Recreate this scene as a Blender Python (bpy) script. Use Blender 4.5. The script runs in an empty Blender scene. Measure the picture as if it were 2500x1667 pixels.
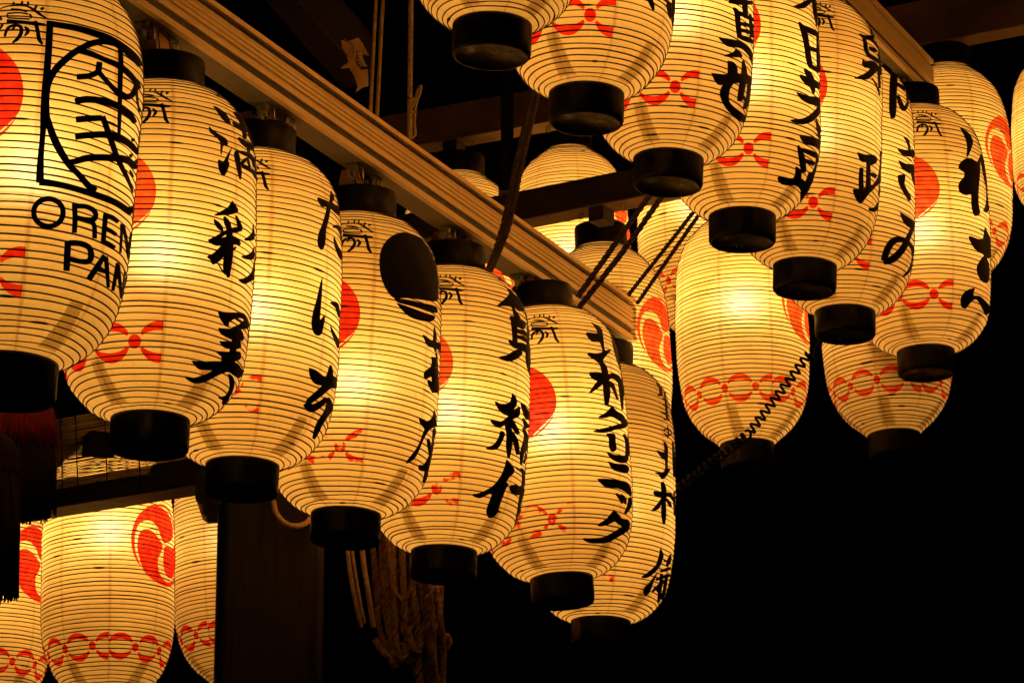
import bpy, bmesh, math, random
from mathutils import Vector, Matrix
from mathutils.geometry import delaunay_2d_cdt
R_ = math.radians
random.seed(11)
scn = bpy.context.scene
COL = scn.collection

# ------------------------------------------------------------------ camera, night sky, exposure
PITCH = 17.0
FPX = 8503.0                       # focal length in pixels of a 2500 px wide frame
cam_d = bpy.data.cameras.new('camera')
cam = bpy.data.objects.new('camera', cam_d)
COL.objects.link(cam)
cam.location = (0, 0, 1.6)
cam.rotation_euler = (R_(90 + PITCH), 0, 0)
cam_d.sensor_width = 36.0
cam_d.lens = 36.0 * FPX / 2500.0
cam_d.clip_start = 0.05
cam_d.clip_end = 500
scn.camera = cam

world = bpy.data.worlds.new('World')
scn.world = world
world.use_nodes = True
wn = world.node_tree.nodes
wl = world.node_tree.links
bg = wn.get('Background') or wn.new('ShaderNodeBackground')
sky = wn.new('ShaderNodeTexSky')
sky.sky_type = 'NISHITA'
sky.sun_disc = False
sky.sun_elevation = R_(-8)
sky.sun_rotation = R_(200)
wl.new(sky.outputs[0], bg.inputs[0])
bg.inputs[1].default_value = 0.003      # deep night
scn.view_settings.view_transform = 'Standard'
scn.view_settings.look = 'None'
scn.view_settings.gamma = 1
scn.view_settings.exposure = 0.0
try:
    scn.view_settings.use_curve_mapping = False
except Exception:
    pass
try:
    scn.cycles.max_bounces = 6
    scn.cycles.diffuse_bounces = 3
    scn.cycles.glossy_bounces = 2
    scn.cycles.transmission_bounces = 3
    scn.cycles.transparent_max_bounces = 12
    scn.cycles.sample_clamp_indirect = 4
except Exception:
    pass

CM = Matrix.Translation(Vector(cam.location)) @ cam.rotation_euler.to_matrix().to_4x4()
CMI = CM.inverted()
def P(x, y, Z):
    """world point seen at photo position x, y (2500 px wide frame), Z metres along the view"""
    return CM @ Vector(((x - 1250) / FPX * Z, (833.5 - y) / FPX * Z, -Z))
def proj(v):
    c = CMI @ Vector(v)
    return (1250 + c.x / -c.z * FPX, 833.5 - c.y / -c.z * FPX, -c.z)

# ------------------------------------------------------------------ helpers
def link(o, parent=None):
    COL.objects.link(o)
    if parent is not None:
        o.parent = parent
    return o
def mesh_obj(name, verts, faces, mat, parent=None, smooth=False, M=None):
    me = bpy.data.meshes.new(name)
    if M is not None:
        verts = [M @ Vector(v) for v in verts]
    me.from_pydata([tuple(v) for v in verts], [], faces)
    me.materials.append(mat)
    if smooth:
        me.polygons.foreach_set('use_smooth', [True] * len(me.polygons))
    me.update()
    return link(bpy.data.objects.new(name, me), parent)
def reuse(name, me, parent):
    return link(bpy.data.objects.new(name, me), parent)
def tag(o, label=None, cat=None, group=None, kind=None):
    if label: o['label'] = label
    if cat: o['category'] = cat
    if group: o['group'] = group
    if kind: o['kind'] = kind
    return o
def empty(name, loc, label, cat, group=None):
    o = bpy.data.objects.new(name, None)
    o.empty_display_size = 0.05
    o.location = loc
    COL.objects.link(o)
    return tag(o, label, cat, group)

class MB:
    """collects shapes that become one mesh"""
    def __init__(s):
        s.v = []; s.f = []
    def box(s, c, size, ax=None):
        ax = ax or (Vector((1,0,0)), Vector((0,1,0)), Vector((0,0,1)))
        c = Vector(c); h = [d / 2 for d in size]; b = len(s.v)
        for k in (-1, 1):
            for j in (-1, 1):
                for i in (-1, 1):
                    s.v.append(c + ax[0]*i*h[0] + ax[1]*j*h[1] + ax[2]*k*h[2])
        for q in ((0,2,3,1),(4,5,7,6),(0,1,5,4),(2,6,7,3),(0,4,6,2),(1,3,7,5)):
            s.f.append([b+i for i in q])
        return s
    def tube(s, pts, r, n=8, closed=False, cap=True):
        pts = [Vector(p) for p in pts]; m = len(pts); b = len(s.v)
        up = None
        for i, p in enumerate(pts):
            if closed: t = pts[(i+1) % m] - pts[i-1]
            else: t = pts[min(i+1, m-1)] - pts[max(i-1, 0)]
            t.normalize()
            if up is None:
                a = Vector((0,0,1)) if abs(t.z) < .9 else Vector((1,0,0))
                up = (a - t * a.dot(t)).normalized()
            else:
                up = (up - t * up.dot(t)).normalized()
            w = t.cross(up)
            rr = r[i] if isinstance(r, (list, tuple)) else r
            for k in range(n):
                a = 2*math.pi*k/n
                s.v.append(p + up*math.cos(a)*rr + w*math.sin(a)*rr)
        for i in range(m if closed else m-1):
            j = (i+1) % m
            for k in range(n):
                k2 = (k+1) % n
                s.f.append([b+i*n+k, b+i*n+k2, b+j*n+k2, b+j*n+k])
        if cap and not closed:
            s.f.append([b+k for k in range(n)][::-1])
            s.f.append([b+(m-1)*n+k for k in range(n)])
        return s
    def lathe(s, prof, n=64, c=(0,0,0), close=True):
        b = len(s.v); m = len(prof)
        for r, z in prof:
            for k in range(n):
                a = 2*math.pi*k/n
                s.v.append(Vector((c[0]+r*math.sin(a), c[1]-r*math.cos(a), c[2]+z)))
        for i in range(m-1):
            for k in range(n):
                k2 = (k+1) % n
                s.f.append([b+i*n+k, b+i*n+k2, b+(i+1)*n+k2, b+(i+1)*n+k])
        if close:
            s.f.append([b+k for k in range(n)][::-1])
            s.f.append([b+(m-1)*n+k for k in range(n)])
        return s
    def prism(s, poly, A, B, ex, ez):
        """extrude a 2d outline from A to B; ex, ez are the outline's axes"""
        b = len(s.v); n = len(poly)
        for O in (A, B):
            for x, z in poly:
                s.v.append(Vector(O) + ex*x + ez*z)
        for i in range(n):
            j = (i+1) % n
            s.f.append([b+i, b+j, b+n+j, b+n+i])
        s.f.append([b+i for i in range(n)][::-1])
        s.f.append([b+n+i for i in range(n)])
        return s
    def build(s, name, mat, parent=None, smooth=False, kind=None):
        o = mesh_obj(name, s.v, s.f, mat, parent, smooth)
        if kind: o['kind'] = kind
        return o

def crom(pts, n=6):
    """Catmull-Rom through tuples of any length"""
    out = []
    m = len(pts)
    if m < 3: 
        a, b = pts[0], pts[-1]
        return [tuple(p + (q-p)*i/n for p, q in zip(a, b)) for i in range(n+1)]
    for i in range(m-1):
        p0 = pts[max(i-1,0)]; p1 = pts[i]; p2 = pts[i+1]; p3 = pts[min(i+2,m-1)]
        for k in range(n):
            t = k/n
            out.append(tuple(.5*((2*b)+(-a+c)*t+(2*a-5*b+4*c-d)*t*t+(-a+3*b-3*c+d)*t**3)
                             for a,b,c,d in zip(p0,p1,p2,p3)))
    out.append(tuple(pts[-1]))
    return out

# ------------------------------------------------------------------ materials
def new_mat(name):
    m = bpy.data.materials.new(name)
    m.use_nodes = True
    nt = m.node_tree
    nt.nodes.clear()
    out = nt.nodes.new('ShaderNodeOutputMaterial')
    return m, nt, out
def nd(nt, typ, **kw):
    n = nt.nodes.new(typ)
    for k, v in kw.items(): setattr(n, k, v)
    return n
def mth(nt, op, a, b=None, c=None):
    n = nt.nodes.new('ShaderNodeMath'); n.operation = op
    for i, v in enumerate((a, b, c)):
        if v is None: continue
        if isinstance(v, (int, float)): n.inputs[i].default_value = v
        else: nt.links.new(v, n.inputs[i])
    return n.outputs[0]
def principled(name, col, rough=.6, metal=0, var=.25, scale=12, bump=.1, bscale=60, stretch=(1,1,1), spec=.5, coord='Object', rvar=0):
    m, nt, out = new_mat(name)
    b = nd(nt, 'ShaderNodeBsdfPrincipled')
    tc = nd(nt, 'ShaderNodeTexCoord')
    mp = nd(nt, 'ShaderNodeMapping'); mp.inputs['Scale'].default_value = stretch
    nt.links.new(tc.outputs[coord], mp.inputs[0])
    n1 = nd(nt, 'ShaderNodeTexNoise'); n1.inputs['Scale'].default_value = scale; n1.inputs['Detail'].default_value = 5
    nt.links.new(mp.outputs[0], n1.inputs[0])
    r = nd(nt, 'ShaderNodeValToRGB')
    r.color_ramp.elements[0].position = .3; r.color_ramp.elements[1].position = .7
    r.color_ramp.elements[0].color = tuple(c*(1-var) for c in col) + (1,)
    r.color_ramp.elements[1].color = tuple(min(1, c*(1+var)) for c in col) + (1,)
    nt.links.new(n1.outputs[0], r.inputs[0])
    nt.links.new(r.outputs[0], b.inputs['Base Color'])
    b.inputs['Roughness'].default_value = rough
    if rvar:
        n3 = nd(nt, 'ShaderNodeTexNoise'); n3.inputs['Scale'].default_value = 22; n3.inputs['Detail'].default_value = 5
        nt.links.new(tc.outputs[coord], n3.inputs[0])
        q = nd(nt, 'ShaderNodeMapRange'); q.inputs['From Min'].default_value = .35; q.inputs['From Max'].default_value = .65
        q.inputs['To Min'].default_value = rough-rvar; q.inputs['To Max'].default_value = rough+rvar
        nt.links.new(n3.outputs[0], q.inputs['Value']); nt.links.new(q.outputs[0], b.inputs['Roughness'])
    b.inputs['Metallic'].default_value = metal
    b.inputs['Specular IOR Level'].default_value = spec
    if bump:
        n2 = nd(nt, 'ShaderNodeTexNoise'); n2.inputs['Scale'].default_value = bscale; n2.inputs['Detail'].default_value = 4
        nt.links.new(mp.outputs[0], n2.inputs[0])
        bp = nd(nt, 'ShaderNodeBump'); bp.inputs['Strength'].default_value = bump; bp.inputs['Distance'].default_value = .005
        nt.links.new(n2.outputs[0], bp.inputs['Height'])
        nt.links.new(bp.outputs[0], b.inputs['Normal'])
    nt.links.new(b.outputs[0], out.inputs[0])
    return m

def paper_mat(name, tcol, seams, dirt=1.0):
    m, nt, out = new_mat(name)
    L = nt.links
    tc = nd(nt, 'ShaderNodeTexCoord'); sep = nd(nt, 'ShaderNodeSeparateXYZ')
    L.new(tc.outputs['Object'], sep.inputs[0])
    oi = nd(nt, 'ShaderNodeObjectInfo')
    # angle round the lantern, 0 at local -Y, repeated once per paper gore
    ny = mth(nt, 'MULTIPLY', sep.outputs[1], -1.0)
    th = mth(nt, 'ARCTAN2', sep.outputs[0], ny)
    tu = mth(nt, 'MULTIPLY', th, seams/(2*math.pi))
    tu = mth(nt, 'ADD', tu, 100.5)
    fr = mth(nt, 'FRACT', tu)
    d = mth(nt, 'ABSOLUTE', mth(nt, 'SUBTRACT', fr, .5))     # 0 on a seam
    mr = nd(nt, 'ShaderNodeMapRange'); mr.interpolation_type = 'SMOOTHSTEP'
    mr.inputs['From Min'].default_value = .016; mr.inputs['From Max'].default_value = .040
    mr.inputs['To Min'].default_value = .56; mr.inputs['To Max'].default_value = 1.0
    L.new(d, mr.inputs['Value'])
    # faint folds between the seams
    d2 = mth(nt, 'ABSOLUTE', mth(nt, 'SUBTRACT', mth(nt, 'FRACT', mth(nt, 'ADD', tu, .42)), .5))
    mr2 = nd(nt, 'ShaderNodeMapRange'); mr2.inputs['From Min'].default_value = .004; mr2.inputs['From Max'].default_value = .016
    mr2.inputs['To Min'].default_value = .90; mr2.inputs['To Max'].default_value = 1.0
    L.new(d2, mr2.inputs['Value'])
    # fibres, clouds and specks
    off = nd(nt, 'ShaderNodeVectorMath', operation='ADD')
    comb = nd(nt, 'ShaderNodeCombineXYZ')
    rnd = mth(nt, 'MULTIPLY', oi.outputs['Random'], 40.0)
    L.new(rnd, comb.inputs[0]); L.new(rnd, comb.inputs[2])
    L.new(tc.outputs['Object'], off.inputs[0]); L.new(comb.outputs[0], off.inputs[1])
    def noise(scale, detail, lo, hi, a, b, rough=.6):
        n = nd(nt, 'ShaderNodeTexNoise'); n.inputs['Scale'].default_value = scale
        n.inputs['Detail'].default_value = detail; n.inputs['Roughness'].default_value = rough
        L.new(off.outputs[0], n.inputs[0])
        q = nd(nt, 'ShaderNodeMapRange')
        q.inputs['From Min'].default_value = lo; q.inputs['From Max'].default_value = hi
        q.inputs['To Min'].default_value = a; q.inputs['To Max'].default_value = b
        L.new(n.outputs[0], q.inputs['Value'])
        return q.outputs[0]
    k = mth(nt, 'MULTIPLY', mth(nt, 'MULTIPLY', mr.outputs[0], mr2.outputs[0]), noise(6, 4, .3, .7, 1-.24*dirt, 1.06))
    k = mth(nt, 'MULTIPLY', k, noise(160, 4, .3, .7, 1-.10*dirt, 1.06))
    k = mth(nt, 'MULTIPLY', k, noise(38, 2, .69, .78, 1.0, 1-.35*dirt))
    mx = nd(nt, 'ShaderNodeMix', data_type='RGBA', blend_type='MIX')
    # thinner transmission is also redder
    mx.inputs['A'].default_value = (tcol[0]*.62, tcol[1]*.50, tcol[2]*.38, 1)
    mx.inputs['B'].default_value = tuple(tcol) + (1,)
    sc = nd(nt, 'ShaderNodeMapRange'); sc.inputs['From Min'].default_value = .45; sc.inputs['From Max'].default_value = 1.05
    L.new(k, sc.inputs['Value']); L.new(sc.outputs[0], mx.inputs['Factor'])
    tr = nd(nt, 'ShaderNodeBsdfTranslucent'); L.new(mx.outputs['Result'], tr.inputs[0])
    df = nd(nt, 'ShaderNodeBsdfDiffuse'); df.inputs[0].default_value = (.90, .76, .46, 1)
    rf = nd(nt, 'ShaderNodeBsdfRefraction'); rf.inputs['Roughness'].default_value = 1.0; rf.inputs['IOR'].default_value = 1.35
    rf.inputs[0].default_value = (1, .98, .95, 1)
    m1 = nd(nt, 'ShaderNodeMixShader'); m1.inputs[0].default_value = .48
    L.new(tr.outputs[0], m1.inputs[1]); L.new(df.outputs[0], m1.inputs[2])
    m2 = nd(nt, 'ShaderNodeMixShader'); m2.inputs[0].default_value = .046
    L.new(m1.outputs[0], m2.inputs[1]); L.new(rf.outputs[0], m2.inputs[2])
    L.new(m2.outputs[0], out.inputs[0])
    return m

def film_mat(name, col, col2):
    """translucent paint: a coloured transparent film over the paper"""
    m, nt, out = new_mat(name)
    tc = nd(nt, 'ShaderNodeTexCoord'); n = nd(nt, 'ShaderNodeTexNoise'); n.inputs['Scale'].default_value = 45
    n.inputs['Detail'].default_value = 4
    nt.links.new(tc.outputs['Object'], n.inputs[0])
    r = nd(nt, 'ShaderNodeValToRGB')
    r.color_ramp.elements[0].position = .35; r.color_ramp.elements[1].position = .62
    r.color_ramp.elements[0].color = tuple(col)+(1,); r.color_ramp.elements[1].color = tuple(col2)+(1,)
    nt.links.new(n.outputs[0], r.inputs[0])
    t = nd(nt, 'ShaderNodeBsdfTransparent'); nt.links.new(r.outputs[0], t.inputs[0])
    nt.links.new(t.outputs[0], out.inputs[0])
    return m

PAPER_A = paper_mat('washi_paper', (.95, .70, .23), 8)
PAPER_B = paper_mat('old_washi_paper', (.95, .72, .25), 8, 1.2)
RED = film_mat('red_paint', (.86, .028, .03), (1.0, .075, .055))
RED_OLD = film_mat('faded_red_paint', (.92, .09, .05), (1.0, .19, .10))
def worn_film(name, col):
    m, nt, out = new_mat(name)
    tc = nd(nt, 'ShaderNodeTexCoord'); n = nd(nt, 'ShaderNodeTexNoise'); n.inputs['Scale'].default_value = 26
    n.inputs['Detail'].default_value = 3
    oi = nd(nt, 'ShaderNodeObjectInfo'); va = nd(nt, 'ShaderNodeVectorMath', operation='ADD')
    nt.links.new(tc.outputs['Object'], va.inputs[0]); nt.links.new(mth(nt, 'MULTIPLY', oi.outputs['Random'], 9.0), va.inputs[1])
    nt.links.new(va.outputs[0], n.inputs[0])
    r = nd(nt, 'ShaderNodeValToRGB')
    r.color_ramp.elements[0].position = .50; r.color_ramp.elements[1].position = .56
    r.color_ramp.elements[0].color = tuple(col)+(1,); r.color_ramp.elements[1].color = (1.0, .93, .86, 1)
    nt.links.new(n.outputs[0], r.inputs[0])
    t = nd(nt, 'ShaderNodeBsdfTransparent'); nt.links.new(r.outputs[0], t.inputs[0])
    nt.links.new(t.outputs[0], out.inputs[0])
    return m
RED_WORN = worn_film('flaked_red_paint', (.92, .07, .05))
INK = principled('black_ink', (.0022, .0018, .0018), .6, var=.3, bump=.25, bscale=140, spec=.12)
HOOP = principled('hoop_bamboo', (.018, .006, .002), .7, var=.3)
CAP = principled('black_lacquer', (.0028, .0024, .0024), .5, var=.5, bump=.3, bscale=18, stretch=(1,1,.25), spec=.15, rvar=.22)
WOOD_D = principled('dark_timber', (.022, .012, .008), .7, var=.45, scale=4, stretch=(1,1,1), bump=.5, bscale=40)
WOOD_C = principled('brown_timber', (.085, .05, .028), .7, var=.4, scale=5, bump=.5, bscale=40)
WOOD_L = principled('pale_timber', (.66, .42, .22), .6, var=.25, scale=10, bump=.3)
ALU = principled('anodised_aluminium', (.95, .72, .42), .36, metal=.0, var=.05, scale=30, bump=.05, bscale=220)
ALU_D = principled('aluminium_groove', (.045, .042, .04), .6, metal=.3, var=.2)
STEEL = principled('steel_wire', (.35, .33, .30), .25, metal=1, var=.15)
ROPE = principled('hemp_rope', (.26, .16, .08), .9, var=.4, scale=60, bump=.6, bscale=160)
ROPE_D = principled('dark_rope', (.035, .020, .012), .9, var=.4, scale=60, bump=.6, bscale=160)
CORD = principled('beige_cord', (.50, .34, .18), .8, var=.3, scale=80, bump=.4, bscale=200)
CABLE = principled('black_cable', (.002, .002, .002), .6, var=.2, spec=.08)
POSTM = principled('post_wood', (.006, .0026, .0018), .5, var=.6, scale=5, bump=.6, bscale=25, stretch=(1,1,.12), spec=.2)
TASSEL = principled('dark_red_silk', (.30, .012, .014), .8, var=.4, scale=50, bump=.4)
TASSEL_D = principled('dark_tassel_silk', (.02, .006, .006), .9, var=.4, scale=50, bump=.4)
REED = principled('bamboo_reed', (.50, .36, .18), .6, var=.5, scale=20, bump=.2)
def clear_mat():
    m, nt, out = new_mat('clear_plastic')
    g = nd(nt, 'ShaderNodeBsdfPrincipled')
    g.inputs['Base Color'].default_value = (.8, .78, .72, 1); g.inputs['Roughness'].default_value = .12
    g.inputs['Transmission Weight'].default_value = .85; g.inputs['IOR'].default_value = 1.45
    nt.links.new(g.outputs[0], out.inputs[0])
    return m
CLEAR = clear_mat()
def veil_mat():
    m, nt, out = new_mat('strap_paper')
    t = nd(nt, 'ShaderNodeBsdfTransparent'); t.inputs[0].default_value = (.52, .46, .33, 1)
    nt.links.new(t.outputs[0], out.inputs[0])
    return m
STRAP = veil_mat()
# ------------------------------------------------------------------ lantern shapes
RAD = .21
def interp(tab, t):
    t = abs(t)
    for i in range(len(tab)-1):
        if t <= tab[i+1][0]:
            a = tab[max(i-1,0)]; b = tab[i]; c = tab[i+1]; d = tab[min(i+2,len(tab)-1)]
            h = c[0]-b[0]; u = (t-b[0])/h
            m1 = (c[1]-a[1])/(c[0]-a[0]) if i > 0 else 0.0
            m2 = (d[1]-b[1])/(d[0]-b[0])
            return ((2*u**3-3*u*u+1)*b[1]+(u**3-2*u*u+u)*h*m1+(-2*u**3+3*u*u)*c[1]+(u**3-u*u)*h*m2)
    return tab[-1][1]
class Kind:
    def __init__(s, H, tab, nh, cap_r, paper):
        s.H = H*RAD; s.tab = tab; s.nh = nh; s.cap_r = cap_r*RAD; s.paper = paper
        # arc length table
        n = 600; zs = [s.H*i/n for i in range(n+1)]; rs = [s.r(z) for z in zs]
        arc = [0]
        for i in range(n): arc.append(arc[-1]+math.hypot(zs[i+1]-zs[i], rs[i+1]-rs[i]))
        s.arc = arc; s.zs = zs
    def r(s, z):
        return interp(s.tab, max(-1, min(1, 2*z/s.H-1)))*RAD
    def z_at(s, a):
        lo, hi = 0, len(s.arc)-1
        while hi-lo > 1:
            m = (lo+hi)//2
            if s.arc[m] <= a: lo = m
            else: hi = m
        f = (a-s.arc[lo])/(s.arc[hi]-s.arc[lo])
        return s.zs[lo]+(s.zs[hi]-s.zs[lo])*f
    def nrm(s, z):
        e = s.H*.004
        dr = (s.r(min(s.H, z+e))-s.r(max(0, z-e)))/(min(s.H, z+e)-max(0, z-e))
        l = math.hypot(1, dr)
        return 1/l, -dr/l          # outward, up
KA = Kind(3.85, [(0,1.022),(.3,1.02),(.5,1.005),(.65,.965),(.78,.88),(.88,.75),(.95,.60),(1,.43)], 59, .43, PAPER_A)
KF = Kind(3.85, [(0,1.078),(.3,1.068),(.5,1.046),(.65,1.008),(.78,.935),(.88,.80),(.95,.645),(1,.43)], 60, .43, PAPER_A)
KB = Kind(3.58, [(0,1),(.3,.992),(.5,.962),(.65,.905),(.77,.81),(.87,.67),(.95,.50),(1,.40)], 60, .40, PAPER_B)

def surf(k, th, z, off=0.0):
    no, nu = k.nrm(z)
    r = k.r(z)+no*off
    return Vector((r*math.sin(th), -r*math.cos(th), z+nu*off))

def paper_mesh(k, seed):
    rnd = random.Random(seed)
    n = 112; rows = []
    A = k.arc[-1]; nh = k.nh
    jit = [0]+[rnd.uniform(-.12,.12) for _ in range(nh-1)]+[0]
    k.hz = [(k.z_at(min(A*.9999, max(0, A*(i+jit[i])/nh)))) for i in range(nh+1)]
    for i in range(nh):
        for q, dip in ((0,0),(.3,.75),(.7,.75)):
            z = k.hz[i]+(k.hz[i+1]-k.hz[i])*q
            rows.append((z, -dip*.0028))
    rows.append((k.H, 0))
    v = []; f = []
    ph = [rnd.uniform(0,6.28) for _ in range(6)]
    def wob(th, z):
        w = .0011*math.sin(4*th+ph[0])*math.sin(z*23+ph[1])+.0007*math.sin(13*th+ph[2]+z*40)
        w += -.0016*abs(math.sin(4*th+R_(0)))*0+.0022*math.sin(2*th+ph[3])*math.sin(z*9+ph[4])
        return w*max(0, min(1, z/.06, (k.H-z)/.06))-.0012
    for z, d in rows:
        for j in range(n):
            th = 2*math.pi*j/n
            v.append(surf(k, th, z, d+wob(th, z)))
    for i in range(len(rows)-1):
        for j in range(n):
            j2 = (j+1) % n
            f.append([i*n+j, i*n+j2, (i+1)*n+j2, (i+1)*n+j])
    me = bpy.data.meshes.new('paper_shell')
    me.from_pydata([tuple(p) for p in v], [], f)
    me.materials.append(k.paper)
    me.polygons.foreach_set('use_smooth', [True]*len(f))
    # hoops
    b = MB(); n = 96
    for i, z in enumerate(k.hz):
        if i in (0, nh): continue
        rr = .0014*rnd.uniform(.8,1.25); tilt = rnd.uniform(-.0012,.0012); tp = rnd.uniform(0,6.28); o0 = len(b.v)
        splice = rnd.random() < .35; sa = rnd.uniform(0,6.28); sw = rnd.uniform(.08,.2)
        for j in range(n):
            th = 2*math.pi*j/n
            no, nu = k.nrm(z)
            d = abs((th-sa+math.pi) % (2*math.pi)-math.pi)
            r1 = rr*(1.9 if splice and d < sw/2 else 1)
            zc = z+tilt*math.sin(th+tp)+.0006*math.sin(5*th+tp*3)
            zc = max(0, min(k.H, zc))
            c = surf(k, th, zc, .0006+wob(th, zc))
            e1 = Vector((no*math.sin(th), -no*math.cos(th), nu)); e2 = Vector((-nu*math.sin(th), nu*math.cos(th), no))
            for q in range(4):
                a = math.pi/2*q
                b.v.append(c+e1*(math.cos(a)*r1)+e2*(math.sin(a)*r1*1.15))
        for j in range(n):
            j2 = (j+1) % n
            for q in range(4):
                q2 = (q+1) % 4
                b.f.append([o0+j*4+q, o0+j*4+q2, o0+j2*4+q2, o0+j2*4+q])
    hm = bpy.data.meshes.new('hoops')
    hm.from_pydata([tuple(p) for p in b.v], [], b.f)
    hm.materials.append(HOOP)
    hm.polygons.foreach_set('use_smooth', [True]*len(b.f))
    return me, hm, wob
KL = Kind(3.88, KB.tab, 65, .40, PAPER_B)
for kk, sd in ((KA, 3), (KF, 5), (KB, 8), (KL, 12)):
    kk.variants = [paper_mesh(kk, sd+i*17) for i in range(3 if kk in (KA, KF) else 2)]

def me_from(mb, name, mat, smooth=False):
    me = bpy.data.meshes.new(name); me.from_pydata([tuple(p) for p in mb.v], [], mb.f); me.materials.append(mat)
    if smooth: me.polygons.foreach_set('use_smooth', [True]*len(mb.f))
    return me
CAPH = .075
def cap_meshes(k):
    c = k.cap_r*1.012
    # bottom: open lacquered drum with rounded lower edge and a recessed disc
    pb = [(c-.004, .002), (c, .0025), (c+.0006, -.004), (c, -.02), (c, -CAPH+.012), (c-.0015, -CAPH+.006), (c-.005, -CAPH+.0015), (c-.011, -CAPH), (c-.014, -CAPH+.004), (.004, -CAPH+.005)]
    k.bot_me = me_from(MB().lathe(pb, 72), 'bottom_cap', CAP, False)
    H = k.H
    pt = [(c-.004, H-.002), (c, H-.0025), (c+.0006, H+.004), (c, H+.02), (c, H+CAPH-.008), (c-.002, H+CAPH-.002), (c-.008, H+CAPH), (.004, H+CAPH-.002)]
    k.top_me = me_from(MB().lathe(pt, 72), 'top_cap', CAP, False)
    for me in (k.bot_me, k.top_me):
        me.polygons.foreach_set('use_smooth', [len(p.vertices) < 5 for p in me.polygons])
    # bands of backing paper inside the lower end, on both sides
    k.strap_mes = []
    for th0 in k.straps:
        b = MB()
        rows = 9; cols = 4; o = len(b.v)
        for i in range(rows+1):
            u = i/rows
            z = k.H*(.012+.105*u)
            for j in range(cols+1):
                w = (j/cols-.5)*(.044)*(1-.25*u)+.012*u*(1 if j%2 else .6)*(1 if th0>0 else -1)
                th = R_(th0)+w/max(k.r(z), .05)
                b.v.append(surf(k, th, z, -.0045))
        for i in range(rows):
            for j in range(cols):
                q = o+i*(cols+1)+j
                b.f.append([q, q+1, q+cols+2, q+cols+1])
        k.strap_mes.append(me_from(b, 'inner_strap', STRAP))
    # little wire eye under the bottom drum
    e = MB().tube([(0.018*math.cos(a), 0, -CAPH-.004-.012*math.sin(a)) for a in [math.pi*i/10 for i in range(11)]], .0012, 6)
    k.eye_me = me_from(e, 'wire_eye', STEEL)
    # bulb
    bb = MB().lathe([(.004, .055), (.014, .05), (.016, .03), (.026, .0), (.027, -.015), (.019, -.032), (.004, -.038)], 20)
    k.bulb_me = me_from(bb, 'bulb_glass', CAP)
KA.straps = (-44, 34, 165, -150)
KB.straps = (-40, 36, 150, -120)
KL.straps = KB.straps
KF.straps = KA.straps
cap_meshes(KF); cap_meshes(KA); cap_meshes(KB); cap_meshes(KL)

BULB_COL = (1.0, .60, .24)
class Lantern:
    def __init__(s, kind, xb, yb, xt, Z, yaw, label, power, group, bulb_t=.46, straps=True, scale=1.0, name='paper_lantern', nudge=0):
        k = kind; s.k = k
        e0 = R_(PITCH)+math.atan((833.5-yb)/FPX)
        rc = k.cap_r*scale*FPX/Z
        B = P(xb, yb+rc*math.sin(e0), Z)
        a = 0.0
        H = k.H*scale
        for _ in range(12):
            T = B+Vector((math.sin(a), 0, math.cos(a)))*H
            a += (xt-proj(T)[0])/(H*FPX/Z)
        s.T = B+Vector((math.sin(a), 0, math.cos(a)))*H
        s.B = B
        s.M = Matrix.Translation(B) @ Matrix.Rotation(a, 4, 'Y') @ Matrix.Rotation(R_(yaw), 4, 'Z') @ Matrix.Scale(scale, 4)
        s.MI = s.M.inverted()
        s.up = Vector((math.sin(a), 0, math.cos(a)))
        o = empty(name, (0,0,0), label, 'lantern', group)
        o.matrix_world = s.M
        s.root = o
        s.vi = len(LAN) % len(k.variants)
        vi = k.variants[s.vi]
        s.wob = vi[2]
        s.paper = reuse('paper_shell', vi[0], o)
        reuse('hoops', vi[1], o)
        reuse('bottom_cap', k.bot_me, o)
        reuse('top_cap', k.top_me, o)
        if straps:
            for sm in k.strap_mes: reuse('inner_strap', sm, o)
        ld = bpy.data.lights.new('bulb', 'POINT')
        ld.energy = power*(.86+.28*((len(LAN)*37 % 11)/10.0)); ld.color = BULB_COL; ld.shadow_soft_size = .03
        lo = link(bpy.data.objects.new('bulb', ld), o)
        lo.location = (0, 0, k.H*bulb_t)
        s.n = 0
    # photo position -> (angle, height) on the paper
    def hit(s, x, y):
        O = s.MI @ Vector(cam.location)
        D = (s.MI.to_3x3() @ (P(x, y, 10)-Vector(cam.location))).normalized()
        # closest approach to the axis
        a = D.x**2+D.y**2
        tc = -(O.x*D.x+O.y*D.y)/a
        k = s.k
        t0 = tc-.30; prev = None; n = 75
        for i in range(n+1):
            t = t0+.30*i/n*1.25
            p = O+D*t
            if p.z < -.004 or p.z > k.H+.004: prev = None; continue
            g = math.hypot(p.x, p.y)-k.r(max(0,min(k.H,p.z)))
            if g <= 0 and prev is not None:
                ta, tb = prev, t
                for _ in range(14):
                    m = (ta+tb)/2; q = O+D*m
                    if math.hypot(q.x, q.y)-k.r(max(0,min(k.H,q.z))) <= 0: tb = m
                    else: ta = m
                q = O+D*tb
                return math.atan2(q.x, -q.y), max(.001, min(k.H-.001, q.z))
            prev = t if g > 0 else None
        return None
    def hit_near(s, x, y):
        """as hit, but a point just off the outline is pulled in"""
        for i in range(40):
            h = s.hit(x, y)
            if h: return h
            c = proj(s.B+s.up*(s.k.H*.5))
            x += (c[0]-x)*.02
            if i > 6: y += (c[1]-y)*.01
        return None

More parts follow.
